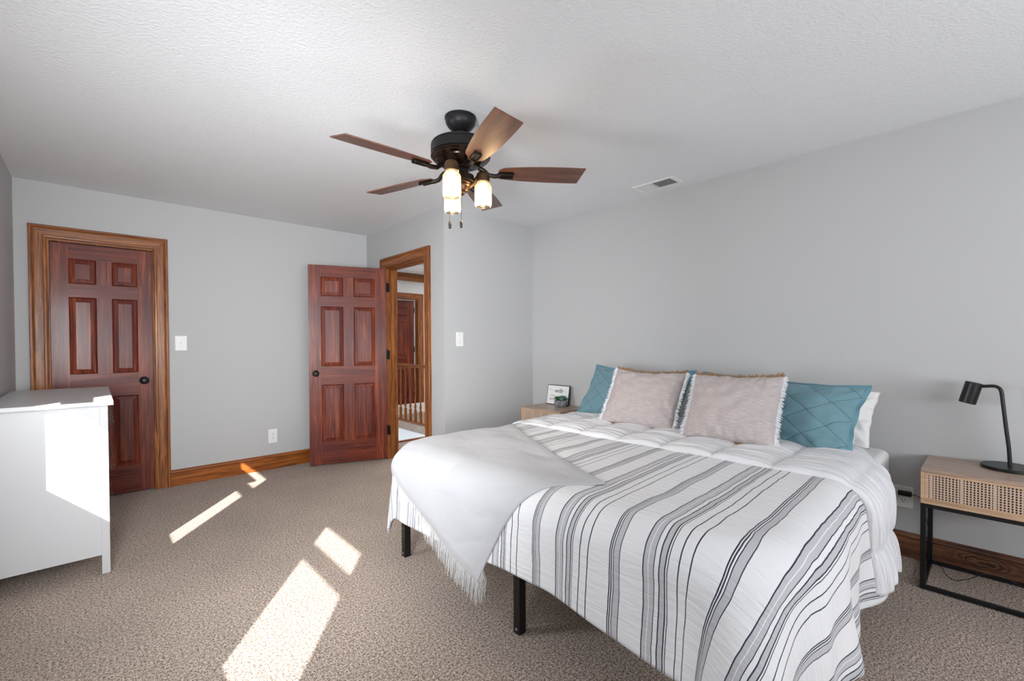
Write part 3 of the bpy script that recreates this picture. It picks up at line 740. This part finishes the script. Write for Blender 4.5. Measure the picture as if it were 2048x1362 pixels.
# desk lamp
lp = thing('desk_lamp', 'black metal desk lamp with a cylinder shade on the right nightstand', 'lamp', (3.27, -.055, .598))
MB().lathe([(.099, .0005), (.101, .003), (.101, .013), (.099, .016), (.001, .0165)], n=56).build('base', M_lampblack, lp, smooth=30)
stem = smooth_pts([(0, .000, .016), (0, .004, .10), (0, .014, .20), (0, .025, .32), (0, .030, .372), (0, .036, .392), (0, .048, .402), (0, .062, .404), (0, .080, .402), (0, .098, .400)], 3)
MB().tube(stem, .0078, 12).build('stem', M_lampblack, lp, smooth=50)
ax = (Vector((-.01, .150, .300)) - Vector((-.01, .122, .418))).normalized()
c1 = Vector((-.005, .124, .418)); q = ax.to_track_quat('Z', 'Y').to_matrix().to_4x4()
sd = MB().lathe([(.001, 0), (.031, 0), (.033, .003), (.033, .108), (.031, .108), (.031, .006), (.001, .006)], c1, 36, q, cap=False)
sd.build('shade', M_lampblack, lp, smooth=30)
MB().lathe([(.013, .006), (.014, .03), (.022, .06), (.022, .075), (.012, .092), (.001, .095)], c1, 20, q).build('bulb', M_plate, lp, smooth=50)

# framed sign
sg = thing('tabletop_sign', 'small white sign with script lettering on the left nightstand', 'sign', (3.298, 2.905, .6205), (0, R(9), 0))
MB().box(-.0, .012, -.140, .140, .0, .192).build('frame', M_matteblack, sg, bevel=.001)
MB().box(-.0012, .0, -.134, .134, .006, .186).build('card', M_plate, sg)
M_ink = plain('black_ink', srgb(60, 56, 66), .8)
M_inkpale = plain('grey_ink', srgb(140, 138, 148), .8)
def text(body, y, z, size, shear, mat):
    c = bpy.data.curves.new('lettering', 'FONT'); c.body = body; c.size = size; c.shear = shear; c.extrude = .0003; c.align_x = 'CENTER'
    ob = bpy.data.objects.new('lettering', c)
    dg = None
    COL.objects.link(ob); bpy.context.view_layer.update()
    me = bpy.data.meshes.new_from_object(ob.evaluated_get(bpy.context.evaluated_depsgraph_get()))
    bpy.data.objects.remove(ob)
    me.materials.clear(); me.materials.append(mat)
    o2 = bpy.data.objects.new('lettering', me); COL.objects.link(o2); o2.parent = sg
    # text x -> -y (reads left to right for a viewer looking towards +x), text y -> z
    o2.matrix_local = Matrix(((0, 0, -1, -.0018), (-1, 0, 0, y), (0, 1, 0, z), (0, 0, 0, 1)))
    return o2
text('wife', -.004, .118, .062, .45, M_ink)
text('mom', .066, .083, .026, .35, M_inkpale)
text('boss', .068, .042, .040, .45, M_inkpale)
fl = MB()
fl.tube([Vector((-.0018, y, z)) for y, z in ((.115, .142), (.098, .148), (.080, .143), (.062, .134), (.05, .132))], .0012, 5)
fl.build('flourish', M_inkpale, sg); fl = MB()
fl.tube([Vector((-.0018, y, z)) for y, z in ((-.045, .134), (-.060, .142), (-.078, .143), (-.096, .132), (-.110, .128))], .0012, 5)
fl.build('flourish', M_inkpale, sg)

# succulent
M_pot = None
mt, nt, b = newmat('ribbed_grey_concrete'); M_pot = mt; L = nt.links.new
b.inputs['Roughness'].default_value = .85
tc = N(nt, 'ShaderNodeTexCoord'); nz = N(nt, 'ShaderNodeTexNoise'); nz.inputs['Scale'].default_value = 70; L(tc.outputs['Object'], nz.inputs['Vector'])
rp = ramp(nt, [(.3, srgb(84, 86, 92)), (.7, srgb(150, 150, 156))]); L(nz.outputs[0], rp.inputs[0]); L(rp.outputs[0], b.inputs['Base Color']); bump(nt, b, nz.outputs[0], .3, .003)
pl = thing('potted_succulent', 'small green succulent in a ribbed grey pot before the sign', 'plant', (3.235, 2.800, .6205))
pr = [(.046, .0), (.054, .006), (.061, .025), (.062, .045), (.058, .060), (.055, .062), (.050, .058), (.050, .045)]
pm = MB(); n = 80; rs = []
for r_, zz in pr:
    rs.append([((r_ - (.006 * max(0, math.cos(16 * a)) ** 4 if r_ > .0505 else 0)) * math.cos(a), (r_ - (.006 * max(0, math.cos(16 * a)) ** 4 if r_ > .0505 else 0)) * math.sin(a), zz) for a in [2 * PI * j / n for j in range(n)]])
pm.rings(rs); pm.build('pot', M_pot, pl, smooth=50)
for i, (cx, cy, cz, sc_, mcol) in enumerate(((-.015, .024, .062, 1.05, srgb(46, 104, 58)), (.010, -.010, .070, 1.0, srgb(92, 128, 128)), (-.022, -.028, .060, .72, srgb(118, 156, 128)), (.018, -.036, .060, .8, srgb(58, 104, 78)), (.02, .03, .062, .8, srgb(60, 110, 70)))):
    lm = plain('succulent_leaf', mcol, .5); q = MB()
    for ring_, (nl, ln, el) in enumerate(((9, .044, 22), (8, .040, 46), (5, .032, 68))):
        for j in range(nl):
            a = 2 * PI * (j + .5 * ring_) / nl + i
            D = Vector((math.cos(a) * math.cos(R(el)), math.sin(a) * math.cos(R(el)), math.sin(R(el)))); S_ = Vector((-math.sin(a), math.cos(a), 0)); U = D.cross(S_)
            ln_ = ln * sc_; prof = [(0, .003), (.3, .007), (.65, .0095), (.88, .006), (1, .0006)]
            rs = []
            for t, w_ in prof:
                cc = Vector((cx, cy, cz)) + D * t * ln_ + Vector((0, 0, .004 * t * t))
                rs.append([cc + S_ * w_ * sc_ * math.cos(b_) + U * w_ * .35 * sc_ * math.sin(b_) for b_ in [2 * PI * k / 8 for k in range(8)]])
            q.rings(rs)
    q.build('rosette', lm, pl, smooth=60)
MB().lathe([(.001, .052), (.049, .054), (.049, .05)], n=24).build('gravel', M_pot, pl)

# ================================================================== bed
BY0, BY1, BX0, BX1 = .400, 2.330, 1.288, 3.355
bed = thing('bed', 'black metal platform bed frame carrying the mattress and striped comforter', 'bed', ((BX0 + BX1) / 2, (BY0 + BY1) / 2, 0))
fz0, fz1 = .315, .352
def rb(mb): return rel(mb, bed)
rb(MB().box(BX0, BX1, BY0, BY0 + .03, fz0, fz1).box(BX0, BX1, BY1 - .03, BY1, fz0, fz1).box(BX0, BX0 + .03, BY0 + .03, BY1 - .03, fz0, fz1).box(BX1 - .03, BX1, BY0 + .03, BY1 - .03, fz0, fz1)
   .box(BX0 + .03, BX1 - .03, 1.35, 1.38, fz0, fz1)).build('frame_rail', M_frame, bed, bevel=.002)
for k in range(12):
    x = BX0 + .12 + k * .165
    rb(MB().box(x, x + .03, BY0 + .03, BY1 - .03, fz1 - .012, fz1 - .001)).build('slat', M_frame, bed)
for lx in (BX0, (BX0 + BX1) / 2, BX1 - .04):
    for ly, nm in ((BY0 + .0, 0), (1.345, 1), (BY1 - .04, 2)):
        lg = MB().box(lx, lx + .038, ly, ly + .038, .001, fz0)
        lo = rb(lg).build('leg', M_frame, bed, bevel=.002)
        if lx == BX0:
            for zz in (.285, .235, .185):
                rb(MB().lathe([(.0065, 0), (.0065, .0006)], (lx - .0004, ly + .019, zz), 12, Matrix.Rotation(R(-90), 4, 'Y'))).build('adjustment_hole', M_hole, lo)
            rb(MB().lathe([(.006, 0), (.006, .001), (.002, .002)], (lx - .0005, ly + .019, .022), 12, Matrix.Rotation(R(-90), 4, 'Y'))).build('bolt', M_steel, lo)

# mattress: rounded box with soft piping edge
def superbox(x0, x1, y0, y1, z0, z1, r, n=10, sag=.0):
    mb = MB(); rs = []; prof = []
    for k in range(n + 1):
        a = PI / 2 * k / n; prof.append((r * (1 - math.sin(a)), z0 + r * (1 - math.cos(a)) if False else z0 + r * (1 - math.cos(a))))
    prof = [(r * (1 - math.sin(PI / 2 * k / n)), z0 + r * (1 - math.cos(PI / 2 * k / n))) for k in range(n + 1)] + \
           [(r * (1 - math.cos(PI / 2 * k / n)), z1 - r * (1 - math.sin(PI / 2 * k / n))) for k in range(n + 1)]
    for inset, z in prof:
        ring = []
        cr = .06
        for cx_, cy_, a0 in ((x1 - inset - cr, y1 - inset - cr, 0), (x0 + inset + cr, y1 - inset - cr, 90), (x0 + inset + cr, y0 + inset + cr, 180), (x1 - inset - cr, y0 + inset + cr, 270)):
            for k in range(9):
                a = R(a0 + k * 90 / 8); ring.append((cx_ + cr * math.cos(a), cy_ + cr * math.sin(a), z))
        rs.append(ring)
    mb.rings(rs); return mb
mt_ = superbox(BX0 + .06, BX1 - .0, BY0 + .005, BY1 - .005, fz1 + .001, .606, .035)
mo = fix_normals(mt_.build('mattress', M_sheet, None, smooth=60, origin=((BX0 + BX1) / 2, (BY0 + BY1) / 2, fz1)))
tag(mo, 'white sheeted mattress corner showing beside the wall under the pillows', 'mattress')

# --- the comforter surface: (s, a) cloth coordinates in metres -> point in the room
ZT = .645; XF = 1.34; YR = .455; YLf = 2.225; RR = .115
def nz3(x, y, z=0): return noise.noise(Vector((x, y, z)))
def cloth_pt(s_, a_, off_=0.0, folds=True):
    p = max(0.0, XF - a_)
    qr = max(0.0, YR - s_); ql = max(0.0, s_ - YLf)
    q_ = qr if qr > 0 else ql; sy = -1 if qr > 0 else 1
    CR = .17
    pc_, qc_ = XF + CR - a_, YR + CR - s_
    if pc_ > 0 and qc_ > 0:      # softly rounded foot corner beside the camera
        d_ = math.hypot(pc_, qc_)
        if d_ <= CR: p = q_ = 0.0
        return corner_pt(s_, a_, off_, pc_, qc_, max(0.0, d_ - CR), d_, CR)
    r = math.hypot(p, q_)
    bx, by = min(max(a_, XF), 9), min(max(s_, YR), YLf)
    bx = a_ if a_ > XF else XF
    puff = .010 * nz3(s_ * 2.2, a_ * 2.2, 3) + .005 * nz3(s_ * 6, a_ * 6, 7)
    edge = min(1.0, max(0.0, 1 - r / .4))
    # the comforter sinks slightly towards the sides and foot
    top = ZT + .018 * math.exp(-((a_ - 2.3) / .8) ** 2) - .012 * max(0, (1.7 - a_)) + puff
    if r < 1e-6:
        return Vector((bx, by, top + off_))
    ph = math.atan2(q_, p) if r > 0 else 0
    dx, dyy = -math.cos(ph), sy * math.sin(ph)
    Rr = RR + off_
    L_ = RR * PI / 2
    if r < L_:
        t = r / RR; h = Rr * math.sin(t); drop = Rr * (1 - math.cos(t)) - off_
    else:
        h = Rr + .05 * (r - L_) if sy < 0 else Rr + .05 * (r - L_); drop = RR + (r - L_) * .985
    # folds grow with the drop; the corner has spare cloth that waves out
    g = max(0.0, (r - .10)); amp = 0.0
    if folds:
        if sy < 0 and q_ > 0 and p <= 0: amp = .030 * (g / .4) * math.sin(a_ * 9.0 + 1.2 * math.sin(a_ * 2.3)) + .012 * g / .4 * math.sin(a_ * 23)
        elif p > 0 and q_ > 0: amp = .085 * (g / .4) * math.sin(ph * 2) * (-math.cos(ph * 5.0)) * (1 if sy < 0 else .35)+ .030 * (g / .4) * math.sin(XF * 9.0 + 1.2 * math.sin(XF * 2.3)) * math.sin(ph) ** 2*(1 if sy<0 else 0)
        else: amp = .006 * (g / .3) * math.sin(s_ * 8 + .6)
        amp += .008 * nz3(s_ * 5, a_ * 5, 1) * min(1, g / .1)
    h += amp
    z = top - drop
    if p > 0 and q_ <= 0: return Vector((XF - h, by, z))
    if p <= 0: return Vector((bx, (YR if sy < 0 else YLf) + sy * h, z))
    return Vector((XF + dx * h, (YR if sy < 0 else YLf) + dyy * h, z))
def side_fold(a_, g):
    return .030 * (g / .4) * math.sin(a_ * 9.0 + 1.2 * math.sin(a_ * 2.3)) + .012 * g / .4 * math.sin(a_ * 23)
def corner_pt(s_, a_, off_, pc_, qc_, r, d_, CR):
    puff = .010 * nz3(s_ * 2.2, a_ * 2.2, 3) + .005 * nz3(s_ * 6, a_ * 6, 7)
    top = ZT + .018 * math.exp(-((a_ - 2.3) / .8) ** 2) - .012 * max(0, (1.7 - a_)) + puff
    if r <= 0: return Vector((a_, s_, top + off_))
    ph = math.atan2(qc_, pc_); L_ = RR * PI / 2; Rr = RR + off_
    if r < L_: t = r / RR; h = Rr * math.sin(t); drop = Rr * (1 - math.cos(t)) - off_
    else: h = Rr + (.05 + .05 * math.sin(ph * 2)) * (r - L_); drop = RR + (r - L_) * .985
    g = max(0.0, r - .10); k = ph / (PI / 2)
    amp = .062 * (g / .4) * math.sin(ph * 2) * (-math.cos(ph * 5.0)) + side_fold(XF + CR, g) * k * k + .006 * (g / .3) * math.sin((YR + CR) * 8 + .6) * (1 - k) ** 2
    amp += .008 * nz3(s_ * 5, a_ * 5, 1) * min(1, g / .1)
    h += amp
    return Vector((XF + CR - math.cos(ph) * (CR + h), YR + CR - math.sin(ph) * (CR + h), top - drop))
com = thing('comforter', 'white comforter with grey and navy stripes, its quilted edge turned back', 'comforter', (2.2, 1.35, .645))
C0 = Vector(com.location)
def foot_drop(s_):  # hem height at the foot varies along the bed
    return .415 + .022 * math.sin(s_ * 3.1 + 1.1) + .05 * max(0, (1.0 - s_))
S0, S1 = YR - .545, YLf + .36
A1 = 2.62
NU, NV = 250, 170
def body(u, v_):
    s_ = S0 + (S1 - S0) * u; A0 = XF - foot_drop(s_)
    a_ = A0 + (A1 - A0) * v_
    s2 = s_
    if s_ < YR: # side hem rises and falls
        k = (YR - s_) / (YR - S0); s2 = YR - (YR - s_) * (1 - .06 * k * (1 + math.sin(a_ * 5.5)))
    return s2, a_
def body_pt(u, v_):
    s_, a_ = body(u, v_)
    pt = cloth_pt(s_, a_)
    if pt.z < .012: pt.z = .012
    return pt - C0
cb = MB().grid(body_pt, NU, NV, uvf=body)
co = cb.build('striped_cover', M_stripe, com, smooth=180)
sm = co.modifiers.new('thickness', 'SOLIDIFY'); sm.thickness = .016; sm.offset = -1
# turned-back edge with the white quilted reverse
F0, F1 = 2.14, 3.02
SF0, SF1 = YR - .50, YLf + .36
def fold_uv(u, v_):
    return SF0 + (SF1 - SF0) * u, F0 + (F1 - F0) * v_ + .0
def fold_pt(u, v_):
    s_, a_ = fold_uv(u, v_)
    F1s = F1 - .30 * min(1, max(0, (.75 - s_) / .35)) - .12 * min(1, max(0, (YR - s_) / .3))   # head end slants back at the right side
    a_ = F0 + (F1s - F0) * v_
    e = (a_ - F0)
    roll = min(1, max(0, e / .035)); thick = (.036 - .020 * min(1, max(0, (s_ - 1.9) / .3))) * math.sqrt(max(0, 1 - (1 - roll) ** 2))
    # stitched squares: seams pinch, the filling swells between
    ss = abs(math.sin(PI * (s_ - .13) / .262)); aa = abs(math.sin(PI * (e + .02) / .262)) if e > .02 else 1
    seam = (ss * 1.0) ** .45 * aa ** .45
    gather = .010 * nz3(s_ * 4.5, a_ * 34, 5) * min(1, seam * 1.3)
    if s_ < YR:
        k = (YR - s_) / (YR - SF0)
        a_ = a_ + .10 * k * math.sin(k * 2.4) * (1 - v_)      # edge swings towards the headboard as it hangs
        s_ = YR - (YR - s_) * (1 - .05 * (1 + math.sin(a_ * 14)) * k)
    pt = cloth_pt(s_, a_, .004 + thick * (.25 + .75 * seam) + gather)
    return pt - C0
fb = MB().grid(fold_pt, 230, 160, uvf=fold_uv)
fo = fb.build('turned_back_edge', M_white_quilt, com, smooth=180); fo['label'] = 'white quilted reverse turned back below the pillows'
sm = fo.modifiers.new('thickness', 'SOLIDIFY'); sm.thickness = .010; sm.offset = -1

# --- throw blanket with fringe, laid over the foot corner of the comforter
thr = thing('throw_blanket', 'pale grey fringed throw blanket draped over the foot corner of the bed', 'blanket', (1.6, 1.8, .66))
T0 = Vector(thr.location)
def foot_a(z): return XF - (RR * PI / 2 + (ZT - z - RR) / .985)
PA = Vector((2.20, 2.05)); PB = Vector((1.045, 1.475)); PC = Vector((1.50, foot_a(.215))); PD = Vector((2.42, 1.18))
def thr_uv(u, v_):
    # u: 0 = edge A-B (towards the pillows) .. 1 = fringe edge D-C ; v: 0 = left side .. 1 = right tip
    ab = PA.lerp(PB, v_) + Vector((.0, .035)) * math.sin(PI * v_) * -1
    dc = PD.lerp(PC, v_) + Vector((-.03, -.02)) * math.sin(PI * v_)
    q_ = ab.lerp(dc, u)
    q_ += Vector((.045 * math.sin(PI * u) * v_ * 1.0, .0))
    return q_.x, q_.y
def thr_pt(u, v_):
    s_, a_ = thr_uv(u, v_)
    wv = .008 * nz3(s_ * 5, a_ * 5, 9) + .012 * abs(nz3(s_ * 2 + a_ * 5, a_ * 2 - s_ * 1.5, 4)) ** .7 - .004
    e = min(u, 1 - u, v_, 1 - v_); lift = .018 + .010 * min(1, e / .05) + wv * min(1, e / .08)
    if u < .06: lift += .006 * (1 - u / .06)
    return cloth_pt(s_, a_, lift) - T0
tb = MB().grid(thr_pt, 110, 110, uvf=thr_uv)
to = tb.build('blanket', M_throw, thr, smooth=180)
sm = to.modifiers.new('thickness', 'SOLIDIFY'); sm.thickness = .005; sm.offset = 0
fg = MB(); rnd = random.Random(3)
for k in range(400):
    v_ = k / 399
    P0 = thr_pt(1.0, v_); Ln = .085 + .04 * rnd.random()
    P_in = thr_pt(.97, v_); dv = (P0 - P_in); dv.normalize()
    out = Vector((-.3, .25, 0)) * .02
    pts_ = [P0 - dv * .006]
    dirc = dv.copy()
    for j in range(4):
        dirc = (dirc * .55 + Vector((rnd.uniform(-.25, .25), rnd.uniform(-.25, .25), -1.0)) * .45).normalized()
        pts_.append(pts_[-1] + dirc * Ln / 4)
    fg.tube(pts_, [.0018, .0018, .0016, .0014, .0008], 4, cap=False)
for k in range(26):   # loose threads at the tip
    u = 1 - .10 * k / 26; P0 = thr_pt(u, 1.0)
    fg.tube([P0, P0 + Vector((rnd.uniform(-.01, .01), rnd.uniform(-.02, .01), -.04)), P0 + Vector((rnd.uniform(-.015, .015), rnd.uniform(-.025, .01), -.085))], [.0011, .001, .0006], 4, cap=False)
fo2 = tag(fg.build('fringe', M_fringe, thr), kind='stuff')

# ================================================================== pillows
def pillow(name, label, cat, mat, w_, h_, t_, base, lean, yaw, roll=0, group=None, pinch=.055, wr=.006, seed=0, flange=0, fat=2.3, sagtop=0):
    """base = middle of the bottom edge; width runs along the bed (y), leans back by lean degrees towards +x"""
    o = thing(name, label, cat, base, (R(roll), R(lean), R(yaw)), group) if False else None
    t = thing(name, label, cat, base, (0, 0, 0), group)
    t.rotation_euler = (Matrix.Rotation(R(yaw), 4, 'Z') @ Matrix.Rotation(R(lean), 4, 'Y') @ Matrix.Rotation(R(roll), 4, 'X')).to_euler()
    mb = MB()
    def side(sg):
        def fn(u, v_):
            a, c = u * 2 - 1, v_ * 2 - 1
            # edges draw in between the corners
            pa = 1 - pinch * (1 - c * c) ; pc = 1 - pinch * (1 - a * a)
            y = -a * w_ / 2 * (1 - pinch * math.cos(c * PI / 2) * .8)
            z = (c * h_ / 2) * (1 - pinch * math.cos(a * PI / 2)) + h_ / 2
            k = max(0, (1 - abs(a) ** fat)) ** .55 * max(0, (1 - abs(c) ** fat)) ** .55
            # corner and edge puckers
            pk = wr * nz3(a * 3.5 + seed, c * 3.5, seed) * (.4 + .6 * k) + wr * 1.3 * nz3(a * 9 + seed, c * 5, seed + 3) * (abs(a) ** 3 + abs(c) ** 3) * min(1, k * 3)
            x = sg * (t_ / 2 * k + pk * min(1, k * 4))
            z -= sagtop * h_ * math.cos(a * PI / 2) * max(0, c) ** 2
            y += .006 * nz3(c * 4, seed, 1) ; z += .006 * nz3(a * 4, seed + 9, 1)
            return Vector((x, y, z))
        return fn
    n = 56
    mb.grid(side(-1), n, n, uvf=lambda u, v_: (u * w_, v_ * h_))
    mb.grid(side(1), n, n, uvf=lambda u, v_: (u * w_ + 3, v_ * h_))
    import bmesh
    ob = mb.build('cover', mat, t, smooth=180)
    bm = bmesh.new(); bm.from_mesh(ob.data); bmesh.ops.remove_doubles(bm, verts=bm.verts, dist=.0006); bmesh.ops.recalc_face_normals(bm, faces=bm.faces); bm.to_mesh(ob.data); bm.free()
    if flange:
        fl_ = MB(); n2 = 60
        for i in range(4):
            def edge(tt, ext, i=i):
                f_ = side(0)
                u, v_ = [(tt, 0), (1, tt), (1 - tt, 1), (0, 1 - tt)][i]
                P_ = f_(u, v_); d_ = [Vector((0, 0, -1)), Vector((0, -1, 0)), Vector((0, 0, 1)), Vector((0, 1, 0))][i]
                cn = 1 - 0 * tt
                dd = d_.copy()
                if tt < .001: dd += [Vector((0, 1, 0)), Vector((0, 0, -1)), Vector((0, -1, 0)), Vector((0, 0, 1))][i]
                if tt > .999: dd += [Vector((0, -1, 0)), Vector((0, 0, 1)), Vector((0, 1, 0)), Vector((0, 0, -1))][i]
                return P_ + dd * ext + Vector((.005 * math.sin(tt * 17 + seed) * ext / flange, 0, 0))
            fl_.rings([[edge(j / n2, e_) + Vector((dx_, 0, 0)) for e_, dx_ in ((-.004, -.003), (flange, -.0012), (flange, .0012), (-.004, .003))] for j in range(n2 + 1)], cap=False)
        fl_.build('flange', M_tealplain, t, smooth=60)
    return t, side(0)

def cushion_fringe(t, sidefn, seed):
    """white fringe down both sides, tan fringe along the top and bottom edges"""
    rnd = random.Random(seed)
    for nm, mat, edges in (('side_fringe', M_whitefringe, (1, 3)), ('top_fringe', M_brownfringe, (0, 2))):
        f_ = MB()
        for i in edges:
            d_ = [Vector((0, 0, -1)), Vector((0, -1, 0)), Vector((0, 0, 1)), Vector((0, 1, 0))][i]
            nn = 150 if i in (1, 3) else 170
            for k in range(nn):
                tt = (k + rnd.random() * .6) / nn
                u, v_ = [(tt, 0), (1, tt), (1 - tt, 1), (0, 1 - tt)][i]
                P_ = sidefn(u, v_) - d_ * .004; ln = (.024 if i in (1, 3) else .022) * (.75 + .5 * rnd.random())
                j1 = Vector((rnd.uniform(-.006, .006), rnd.uniform(-.003, .003), rnd.uniform(-.003, .003)))
                f_.tube([P_, P_ + d_ * ln * .5 + j1 * .5, P_ + d_ * ln + j1 + (Vector((0, 0, -.006)) if i != 2 else Vector((0, 0, 0)))], [.0019, .0021, .0014], 5, cap=False)
        tag(f_.build(nm, mat, t), kind='stuff')

G = 'cushions and pillows at the head of the bed'
pillow('pillow', 'plain white pillow standing behind the right teal sham', 'pillow', M_pillowwhite, .80, .40, .14, (2.98, .845, .665), 46, 0, roll=1, seed=21, pinch=.05, flange=.0, wr=.02)
pillow('pillow_sham', 'teal quilted pillow sham behind the right fringed cushion', 'pillow', M_teal, .90, .405, .17, (2.72, .925, .668), 34, -7, roll=2.2, seed=5, pinch=.06, flange=.014, wr=.014, group='teal quilted shams', sagtop=.03)
pillow('pillow_sham', 'teal quilted pillow sham behind the left fringed cushion', 'pillow', M_teal, .86, .425, .17, (2.77, 1.83, .672), 33, -5, roll=1, seed=11, pinch=.07, flange=.014, wr=.014, group='teal quilted shams', sagtop=.06)
t, sf = pillow('throw_cushion', 'taupe fringed cushion leaning before the left teal sham', 'cushion', M_taupe, .49, .415, .15, (2.51, 1.56, .690), 33, 6, roll=1.5, seed=3, pinch=.05, wr=.012, sagtop=.04, group='taupe fringed cushions')
cushion_fringe(t, sf, 1)
t, sf = pillow('throw_cushion', 'taupe fringed cushion leaning before the right teal sham, nearer the lamp', 'cushion', M_taupe, .47, .41, .16, (2.46, .98, .690), 32, 2, roll=-1, seed=8, pinch=.045, wr=.012, sagtop=.02, group='taupe fringed cushions')
cushion_fringe(t, sf, 2)
